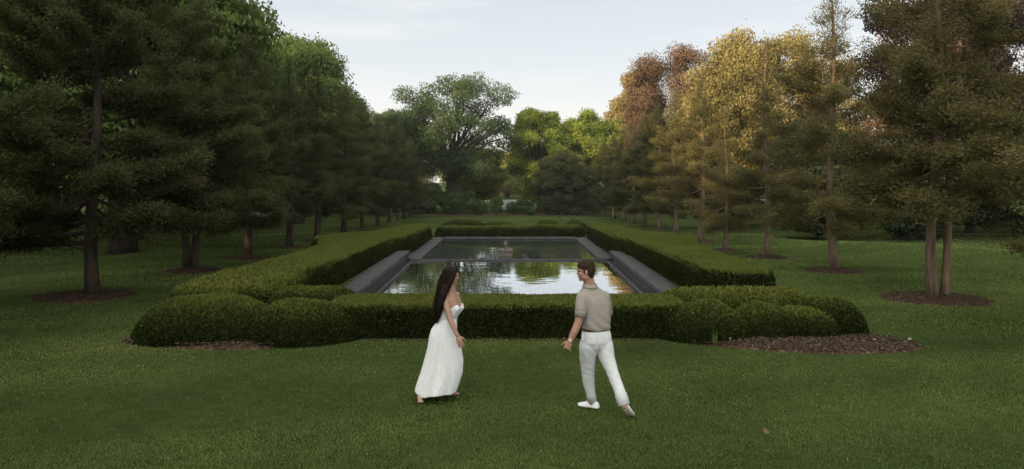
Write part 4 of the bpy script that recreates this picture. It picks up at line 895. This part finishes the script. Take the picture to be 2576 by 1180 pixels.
# skirt: pleated, streaming back to the left
prof = [(803, 1104.5, 1146.0, .122), (812, 1098, 1147.5, .135), (828, 1085, 1148.2, .152), (846, 1079, 1149.5, .165), (874, 1073.5, 1158.5, .178), (906, 1063.5, 1163.5, .190), (938, 1053, 1161.5, .210), (965, 1042.5, 1153.5, .228), (984.5, 1036.5, 1147.5, .242)]
pr = np.array(prof); K = 330; a = np.arange(K) * 2 * PI / K; SR = []
for py in np.concatenate([np.linspace(803, 965, 30), np.linspace(969, 984.5, 6)]):
    l, r, hd = (np.interp(py, pr[:, 0], pr[:, j]) for j in (1, 2, 3)); t = (py - 803) / 181
    l += 9 * t; r += 1 * t
    cx_, hw = (l + r) / 2, (r - l) / 2 * 8.65 / F
    amp = (.0015 + .0068 * t ** .8); ph = a * 58 + .35 * np.sin(a * 3 + 2.2 * t) + .25 * t
    pl = amp * (np.abs(((ph / PI) % 2) - 1) * 2 - 1)
    fold = .015 * t * np.sin(a * 5 + 1.0 + t) + .012 * t * np.sin(a * 9 + 2)
    c = PT(cx_, py, 8.65); rad = 1 + (pl + fold) / hw
    x = c.x + np.cos(a) * hw * (1 + (pl + fold * .3 * np.abs(np.sin(a))) / hw); y = c.y + np.sin(a) * hd * (1 + (pl + fold) / hd)
    z = np.full(K, c.z) + (t ** 6) * (.018 * np.sin(a * 4 + .6) - .030 * np.cos(a + .5) * -1 * 0 + .05 * np.clip(np.cos(a) - .35, 0, 1))
    SR.append(np.column_stack([x, y, z]))
m.rings(np.array(SR), False)
dress = own(m.build('dress', M['dress'], woman), woman)
sm = dress.modifiers.new('thick', 'SOLIDIFY'); sm.thickness = .004; sm.offset = -1
m = MB(); wr = [ring((*(PT(1126, yy, 8.655).xy), PT(1126, yy, 8.655).z), .116 + e, .094 + e, wyaw, 48, .25) for yy, e in ((800, .002), (801, .008), (806, .009), (807.5, .002))]; m.rings(np.array(wr), True); own(m.build('waistband', M['dress'], dress), woman)
# hair
hm = MB()
hm.ell(wat(-.022, 0, .040), [wf * .095, wr_ * .082, wu * .083], 24, 14)
hm.ell(wat(-.035, 0, -.01), [wf * .078, wr_ * .083, wu * .098], 24, 14)
for q in (-1, 1): limb(hm, [wat(.040, q * .030, .098), wat(.058, q * .062, .050), wat(.036, q * .078, -.01), wat(.002, q * .082, -.075), wat(-.03, q * .080, -.15)], [.022, .022, .026, .033, .036], 10, 4)
hair_path = [((1124, 690), 8.63, .062), ((1118, 712), 8.61, .078), ((1112, 735), 8.59, .082), ((1106.5, 758), 8.57, .075), ((1102, 780), 8.56, .058), ((1098.5, 797), 8.555, .036), ((1096.5, 808), 8.55, .016)]
limb(hm, [PT(*p, y) for p, y, r in hair_path], [r * .80 for *_, r in hair_path], 18, 4)
limb(hm, [PT(p[0] + 2, p[1], y + .10) for p, y, r in hair_path[:-1]], [r * .75 for *_, r in hair_path[:-1]], 18, 4)
limb(hm, [PT(1121, 722, 8.52), PT(1115, 742, 8.495), PT(1108, 768, 8.49), PT(1103, 790, 8.50)], [.045, .048, .040, .018], 14, 4)
hair = own(remeshed('hair', hm, .007, M['hair_w'], woman, 4), woman)
rng = np.random.default_rng(4); sm_ = MB()
for i in range(230):
    u = rng.uniform(-1, 1); dy = rng.uniform(-.11, .16); pts = []; e = int(rng.integers(4, 7)); off = rng.normal(0, .008, 3)
    for j, (p, y, r) in enumerate(hair_path[:e + 1]):
        rr = r * (.80 if j else .9); c = PT(*p, y); yy = np.clip(dy, -rr, rr + .1)
        lim = math.sqrt(max(0, 1 - min(1, abs(dy / (rr + .02))) ** 2))
        pts.append((c.x + u * rr * (.55 + .45 * lim) + off[0] + .016 * math.sin(j * 1.5 + i * .35) , c.y + yy * .9 + off[1], c.z - (.02 if j == e else 0) + off[2]))
    sm_.tube(pts, np.linspace(.0055, .0022, len(pts)), 5, False)
own(sm_.build('strand', M['hair_w'], hair), woman)

# ---- the man ---------------------------------------------------------------------
mY = 8.12; mx, mz = cx_at(1505, mY), g(0, mY)
man = empty('person', (mx, mY, mz), 'man with short brown hair in taupe polo and white trousers, seen from behind', 'person')
myaw = math.atan2(.93, -.37)
b = MB(); hc = PT(1472.5, 682.5, 8.07)
mat_, mf, mr, mu = head(b, hc, (-1, .10, -.06), (-.05, 0, 1), .98, True, True)
limb(b, [PT(1478, 694, 8.08), PT(1481, 708, 8.09), PT(1486, 724, 8.10)], [.062, .064, .074])
b.rings(np.array([ring(PT(1492, 870, 8.12), .13, .10, myaw), ring(PT(1499, 825, 8.115), .14, .095, myaw), ring(PT(1499, 770, 8.10), .14, .095, myaw), ring(PT(1492, 748, 8.10), .15, .075, myaw), ring(PT(1487, 730, 8.10), .085, .06, myaw)]), True)
limb(b, [PT(1464, 754, 8.025), PT(1458.5, 785, 7.98), PT(1454.5, 812, 7.965), PT(1444, 836, 7.955), PT(1434.5, 857, 7.95)], [.046, .047, .045, .042, .029])
hand(b, PT(1434, 858, 7.95), (-.42, .05, -1), (.35, 1, -.1), 1.05, 1.25, -1, .02)
limb(b, [PT(1520, 754, 8.18), PT(1527, 785, 8.27), PT(1524, 805, 8.33), PT(1505, 822, 8.42)], [.046, .047, .042, .028])
hand(b, PT(1504, 823, 8.43), (-.7, .5, -.2), (-.3, -.6, -.6), 1.0, .6, 1, .05)
limb(b, [PT(1480, 870, 8.10), PT(1480, 932, 8.24), PT(1484, 970, 8.29), PT(1489, 1015, 8.315)], [.085, .058, .05, .037])
limb(b, [PT(1519, 870, 8.14), PT(1540, 932, 8.06), PT(1555, 975, 7.98), PT(1570, 1022, 7.87)], [.085, .055, .05, .036])
own(remeshed('body', b, .0055, SK_M, man, 3), man)
for q in (-1, 1):
    m = MB(); m.ell(mat_(.080, q * .030, .004), [mf * .008, mr * .013, mu * .005], 10, 7); own(m.build('eye', M['eye'], man), man)
    m = MB(); m.ell(mat_(.084, q * .031, .024), [mf * .010, mr * .022, mu * .005], 10, 6); own(m.build('eyebrow', M['hair_m'], man), man)
# beard shadow along the jaw is left to the skin; hair cap, thick on top
hm = MB()
hm.ell(mat_(-.018, 0, .052), [mf * .099, mr * .077, mu * .072], 24, 14)
hm.ell(mat_(-.040, 0, .015), [mf * .078, mr * .079, mu * .085], 24, 14)
hm.ell(mat_(.036, 0, .088), [mf * .048, mr * .060, mu * .034], 18, 10); hm.ell(mat_(-.065, 0, -.045), [mf * .036, mr * .060, mu * .045], 16, 10)
for q in (-1, 1): hm.ell(mat_(.012, q * .070, .016), [mf * .012, mr * .010, mu * .034], 10, 8)
rng = np.random.default_rng(8)
for i in range(260):
    v = unit(rng, 1)[0]; v[2] = abs(v[2]) if v[0] > -.1 else v[2] * .8 + .2
    p = mat_(-.016 + v[0] * .098, v[1] * .076, .050 + v[2] * .076); q = p + (mf * (v[0] * .6 + .5) + mr * v[1] * .6 + mu * (v[2] * .6 + .5)) * rng.uniform(.004, .013)
    hm.tube([p, q], [.0095, .005], 6)
own(remeshed('hair', hm, .006, M['hair_m'], man, 1), man)
# shirt
sh = MB()
prof = [((1502, 829), .152, .106), ((1500.5, 822), .166, .118), ((1500.5, 808), .168, .124), ((1500.5, 785), .168, .124), ((1498, 762), .174, .120), ((1493, 747), .186, .108), ((1489.5, 738), .172, .096), ((1487, 730), .135, .082), ((1485.5, 723), .092, .074), ((1484.5, 717), .074, .068)]
sh.rings(np.array([ring(PT(*p, 8.10), hw, hd, myaw, 32, .35) for p, hw, hd in prof]), True)
limb(sh, [PT(1465, 746, 8.03), PT(1461.5, 766, 8.00), PT(1460.8, 779, 7.985)], [.068, .066, .066], 18)
limb(sh, [PT(1520, 745, 8.17), PT(1526, 766, 8.22), PT(1527, 779, 8.26)], [.068, .066, .064], 18)
def shirt_folds(co):
    x, y, z = co[:, 0], co[:, 1], co[:, 2]; py = HZ - (z - H0) * F / 8.1
    s = np.sin((z * .8 + x * .6) * 60 + 2.5 * wob(x, z, 7.0)); low = np.clip((py - 775) / 45, 0, 1)
    return .0045 * low * s * np.abs(s) ** .3 + .0030 * wob(x, z, 10.0)
shirt = own(remeshed('shirt', sh, .007, M['shirt'], man, 6, .5, shirt_folds), man)
m = MB(); n = 28; cc = [ring(PT(1484.3, yy, 8.095), hw, hd, myaw, n, .1, .12) for yy, hw, hd in ((720, .078, .072), (714.5, .072, .070), (713, .073, .071), (715, .080, .077), (720.5, .094, .085), (722, .093, .084), (719, .084, .076))]
m.rings(np.array(cc), False); own(m.build('collar', M['shirt'], shirt), man)
for s, P0, P1, rr in ((-1, PT(1460.8, 780, 7.985), PT(1460.4, 796.5, 7.98), .0668), (1, PT(1527, 778, 8.26), PT(1527, 792, 8.28), .0648)):
    m = MB(); m.tube([P0, P0.lerp(P1, .2), P1, P1.lerp(P0, .1), P0.lerp(P1, .5)], [rr, rr + .002, rr + .002, rr - .006, rr - .010], 24, False); own(m.build('cuff', M['shirt'], shirt), man)
# belt and trousers
m = MB(); m.rings(np.array([ring(PT(1499 + (827 - y) * .1, y, 8.115) , .160 + e, .114 + e, myaw, 40, .35) for y, e in ((824, .0), (824.5, .006), (829.5, .007), (830.5, 0))]), True); own(m.build('belt', M['belt'], man), man)
tr = MB()
tr.rings(np.array([ring(PT(*p, y), hw, hd, myaw, 32, .35) for p, y, hw, hd in [((1502, 884), 8.13, .10, .06), ((1502, 874), 8.125, .15, .105), ((1501, 858), 8.12, .180, .132), ((1500, 842), 8.118, .178, .130), ((1499, 831), 8.115, .166, .119), ((1499, 827), 8.115, .162, .115)]]), True)
limb(tr, [PT(1486, 838, 8.11), PT(1480, 868, 8.10), PT(1478.5, 900, 8.17), PT(1479, 932, 8.23), PT(1480.5, 960, 8.27), PT(1484, 980, 8.29), PT(1487, 993, 8.305)], [.080, .104, .097, .080, .071, .060, .053], 20)
limb(tr, [PT(1514, 838, 8.125), PT(1519.5, 868, 8.13), PT(1527, 900, 8.11), PT(1539, 932, 8.06), PT(1550, 962, 8.0), PT(1558, 982, 7.95), PT(1562.5, 995, 7.93)], [.080, .108, .094, .072, .066, .064, .066], 20)
def trouser_folds(co):
    x, y, z = co[:, 0], co[:, 1], co[:, 2]; py = HZ - (z - H0) * F / 8.1; px = CX + x * F / y
    w = 1.8 * wob(x * 1.3, z * .8, 8.0)
    def band(ph, f, ang): 
        s = np.sin((z * math.cos(ang) + x * math.sin(ang)) * f + 2.2 * w + ph); return np.sign(s) * np.abs(s) ** .7
    knee = np.exp(-((py - 940) / 24) ** 2); cuff = np.clip((py - 965) / 30, 0, 1); seat = np.exp(-((py - 888) / 20) ** 2)
    left = px < 1506
    d = .0014 * knee * band(0, 92, np.where(left, .35, -.5)[0] if False else .3) + .0010 * cuff * band(1, 105, -.25) * np.where(left, 1, .35) + .0022 * seat * band(2, 70, .75) + .0030 * wob(x, z, 13.0)
    d = d - .012 * np.exp(-((px - 1503 - (py - 860) * .12) / 4.5) ** 2) * np.clip((py - 838) / 20, 0, 1) * np.clip((900 - py) / 20, 0, 1)   # seat seam
    return d
trousers = own(remeshed('trousers', tr, .0065, M['trousers'], man, 22, .5, trouser_folds), man)
for P0, P1, rr in ((PT(1486.2, 990, 8.302), PT(1489.5, 1008, 8.314), .057), (PT(1561, 991, 7.935), PT(1570, 1019, 7.89), .070)):
    m = MB(); m.tube([P0, P1, P1.lerp(P0, .05), P0.lerp(P1, .3)], [rr, rr, rr - .006, rr - .008], 28, False); own(m.build('hem', M['trousers'], trousers), man)
m = MB(); m.ell(PT(1466, 850, 8.01), [(.008, .014, .02), (.014, -.010, .0), (-.008, -.008, .048)], 12, 8); own(m.build('pocket', M['trousers'], trousers), man)
for px in (1466, 1503):
    m = MB(); c = PT(px, 827, 8.115 - .118 - (.0 if px > 1480 else -.09)); m.box((c.x - .006, c.y - .006, c.z - .022), (c.x + .006, c.y + .004, c.z + .022)); own(m.build('belt_loop', M['trousers'], trousers), man)
# shoes
def shoe(heel, toe, up, ankle):
    h, t = np.array(tuple(heel)), np.array(tuple(toe)); f = (t - h); L = np.linalg.norm(f); f /= L; u = np.array(up, float); u -= f * u.dot(f); u /= np.linalg.norm(u); s = np.cross(f, u)
    out = [(0, .026), (.05, .034), (.16, .036), (.3, .033), (.48, .037), (.66, .046), (.8, .047), (.92, .036), (.985, .016)]
    def outline(z, grow, k=1):
        L_ = [h + f * (a * L) + s * (w + grow) + u * z for a, w in out]; R_ = [h + f * (a * L) - s * (w + grow) + u * z for a, w in out][::-1]; return np.array(L_ + R_)
    sm2 = MB(); sm2.rings(np.array([outline(0, -.003), outline(.004, .003), outline(.022, .004), outline(.026, 0)]), True)
    up_ = MB(); sec = []
    for a, w, z in [(.02, .022, .062), (.10, .032, .078), (.22, .034, .086), (.34, .033, .086), (.48, .036, .072), (.62, .043, .056), (.78, .045, .046), (.90, .035, .038), (.975, .016, .030)]:
        an = np.linspace(0, 2 * PI, 18, endpoint=False); c = h + f * (a * L) + u * .018
        sec.append(c + s * (np.cos(an) * w)[:, None] + u * (np.where(np.sin(an) > 0, np.sin(an) * (z - .018), np.sin(an) * .004))[:, None])
    up_.rings(np.array(sec), True)
    so = own(up_.build('shoe', M['shoe'], man), man); own(sm2.build('sole', M['sole'] if up[2] < .9 else M['shoe'], so), man)
    lm = MB()
    for i in range(5):
        a = .40 + i * .055; z = np.interp(a, [.34, .48, .62], [.088, .075, .059]); c = h + f * (a * L) + u * z
        lm.tube([c - s * .020 - u * .006, c + u * .003, c + s * .020 - u * .006], [.003, .0035, .003], 6)
    own(lm.build('laces', M['shoe'], so), man)
gl = lambda y: g(0, y)
shoe((cx_at(1507, 8.27), 8.27, gl(8.27) + .012), (cx_at(1454, 8.40), 8.40, gl(8.40) + .012), (0, 0, 1), None)
shoe(PT(1570, 1027, 7.86), (cx_at(1591, 7.95), 7.95, gl(7.95) + .010), (0, .54, .84), None)
# wrist watch
wc = PT(1434.5, 856, 7.95); ax = Vector((.42, -.03, 1)).normalized(); m = MB()
for rr in ((.0325),): m.tube([wc - ax * .011, wc - ax * .0105, wc + ax * .0105, wc + ax * .011], [rr - .003, rr, rr, rr - .003], 22, False)
watch = own(m.build('watch', M['belt'], man), man)
dn = Vector((-.15, -1, .12)).normalized(); dc = wc + dn * .031; m = MB(); m.tube([dc - dn * .004, dc + dn * .004, dc + dn * .0055], [.021, .021, .018], 24); own(m.build('dial', surf_mat('watch_dial', [(.3,(.7,.7,.68)),(.7,(.8,.8,.78))], 5, 2, .3, 0), watch), man)
m = MB(); m.tube([dc - dn * .002, dc + dn * .002, dc + dn * .006, dc + dn * .005], [.0215, .0235, .0225, .0195], 24, False); own(m.build('bezel', surf_mat('rose_gold', [(.3,(.5,.3,.2)),(.7,(.6,.38,.27))], 5, 2, .3, 0), watch), man)
# ------------------------------------------------------------------ light, sky, camera
SUN_AZ, SUN_EL = (-.75, -.66), 15
hd_ = math.hypot(*SUN_AZ); el = math.radians(SUN_EL)
sdir = Vector((SUN_AZ[0] / hd_ * math.cos(el), SUN_AZ[1] / hd_ * math.cos(el), math.sin(el)))
sl = bpy.data.lights.new('sun', 'SUN'); sl.energy = 5; sl.angle = math.radians(.6); sl.color = (1, .74, .42)
so = bpy.data.objects.new('sun', sl); COL.objects.link(so); so.rotation_euler = sdir.to_track_quat('Z', 'Y').to_euler(); so.location = (-30, -20, 30)
W = bpy.data.worlds.new('World'); SC.world = W; W.use_nodes = True; nt = W.node_tree; nt.nodes.clear(); L = nt.links.new
sky = nt.nodes.new('ShaderNodeTexSky'); sky.sky_type = 'NISHITA'; sky.sun_disc = False; sky.sun_elevation = el; sky.sun_rotation = math.atan2(SUN_AZ[0], SUN_AZ[1]) % (2 * PI); sky.dust_density = 1.5; sky.air_density = 1.0
bg1 = nt.nodes.new('ShaderNodeBackground'); bg1.inputs['Strength'].default_value = .11; L(sky.outputs[0], bg1.inputs['Color'])
tc = nt.nodes.new('ShaderNodeTexCoord'); sp = nt.nodes.new('ShaderNodeSeparateXYZ'); L(tc.outputs['Generated'], sp.inputs[0])
r = ramp(nt, [(0, (.86, .83, .77)), (.06, (.87, .85, .80)), (.16, (.71, .745, .77)), (.28, (.60, .655, .695)), (.5, (.66, .67, .64)), (1, (.70, .69, .64))]); L(sp.outputs['Z'], r.inputs['Fac'])
mp = nt.nodes.new('ShaderNodeMapping'); mp.inputs['Scale'].default_value = (1.2, 1.2, 9); mp.inputs['Rotation'].default_value = (.06, .10, .3); L(tc.outputs['Generated'], mp.inputs['Vector'])
nz = nt.nodes.new('ShaderNodeTexNoise'); nz.inputs['Scale'].default_value = 2.2; nz.inputs['Detail'].default_value = 6; nz.inputs['Roughness'].default_value = .55; L(mp.outputs[0], nz.inputs['Vector'])
cr = ramp(nt, [(.42, (0, 0, 0)), (.75, (1, 1, 1))]); L(nz.outputs['Fac'], cr.inputs['Fac'])
mx = N_(nt, 'ShaderNodeMix', data_type='RGBA'); mx.inputs[7].default_value = (.86, .86, .85, 1)
mul = N_(nt, 'ShaderNodeMath', operation='MULTIPLY'); mul.inputs[1].default_value = .75; L(cr.outputs[0], mul.inputs[0]); L(mul.outputs[0], mx.inputs[0]); L(r.outputs[0], mx.inputs[6])
bg2 = nt.nodes.new('ShaderNodeBackground'); bg2.inputs['Strength'].default_value = 1.3; vd = N_(nt, 'ShaderNodeVectorMath', operation='DOT_PRODUCT'); L(tc.outputs['Generated'], vd.inputs[0]); vd.inputs[1].default_value = (-.50, -.70, .51)
vr = N_(nt, 'ShaderNodeMapRange'); vr.inputs['From Min'].default_value = .12; vr.inputs['From Max'].default_value = 1; vr.inputs['To Min'].default_value = 1; vr.inputs['To Max'].default_value = 3.7; L(vd.outputs['Value'], vr.inputs['Value'])
vs = N_(nt, 'ShaderNodeVectorMath', operation='SCALE'); L(mx.outputs[2], vs.inputs[0]); L(vr.outputs[0], vs.inputs['Scale']); L(vs.outputs[0], bg2.inputs['Color'])
ms = nt.nodes.new('ShaderNodeMixShader'); ms.inputs[0].default_value = .82; L(bg1.outputs[0], ms.inputs[1]); L(bg2.outputs[0], ms.inputs[2])
wo = nt.nodes.new('ShaderNodeOutputWorld'); L(ms.outputs[0], wo.inputs['Surface'])

cam = bpy.data.cameras.new('camera'); co = bpy.data.objects.new('camera', cam); COL.objects.link(co)
co.location = (0, 0, H0); co.rotation_euler = (PI / 2, 0, 0)
cam.sensor_fit = 'HORIZONTAL'; cam.sensor_width = 36; cam.lens = F / 2576 * 36; cam.clip_end = 3000; cam.clip_start = .1
cam.shift_x = (1288 - CX) / 2576; cam.shift_y = (HZ - 590) / 2576
SC.camera = co
SC.view_settings.view_transform = 'Standard'; SC.view_settings.look = 'None'; SC.view_settings.exposure = 0; SC.view_settings.gamma = 1
SC.render.engine = 'CYCLES'; SC.cycles.max_bounces = 7; SC.cycles.diffuse_bounces = 4; SC.cycles.glossy_bounces = 4; SC.cycles.transmission_bounces = 4; SC.cycles.use_denoising = True; SC.cycles.sample_clamp_indirect = 6

# a thin evening haze over the garden
hz = bpy.data.materials.new('evening_haze'); hz.use_nodes = True; hn = hz.node_tree; hn.nodes.clear()
ho = hn.nodes.new('ShaderNodeOutputMaterial'); hv = hn.nodes.new('ShaderNodeVolumeScatter'); hv.inputs['Density'].default_value = .0004; hv.inputs['Color'].default_value = (1, .97, .9, 1); hv.inputs['Anisotropy'].default_value = .2
hn.links.new(hv.outputs[0], ho.inputs['Volume'])
m = MB(); m.box((-120, 14, -3), (120, 230, 30)); tag(m.build('haze', hz, None, False), 'faint evening haze over the far garden', None, None, 'stuff')
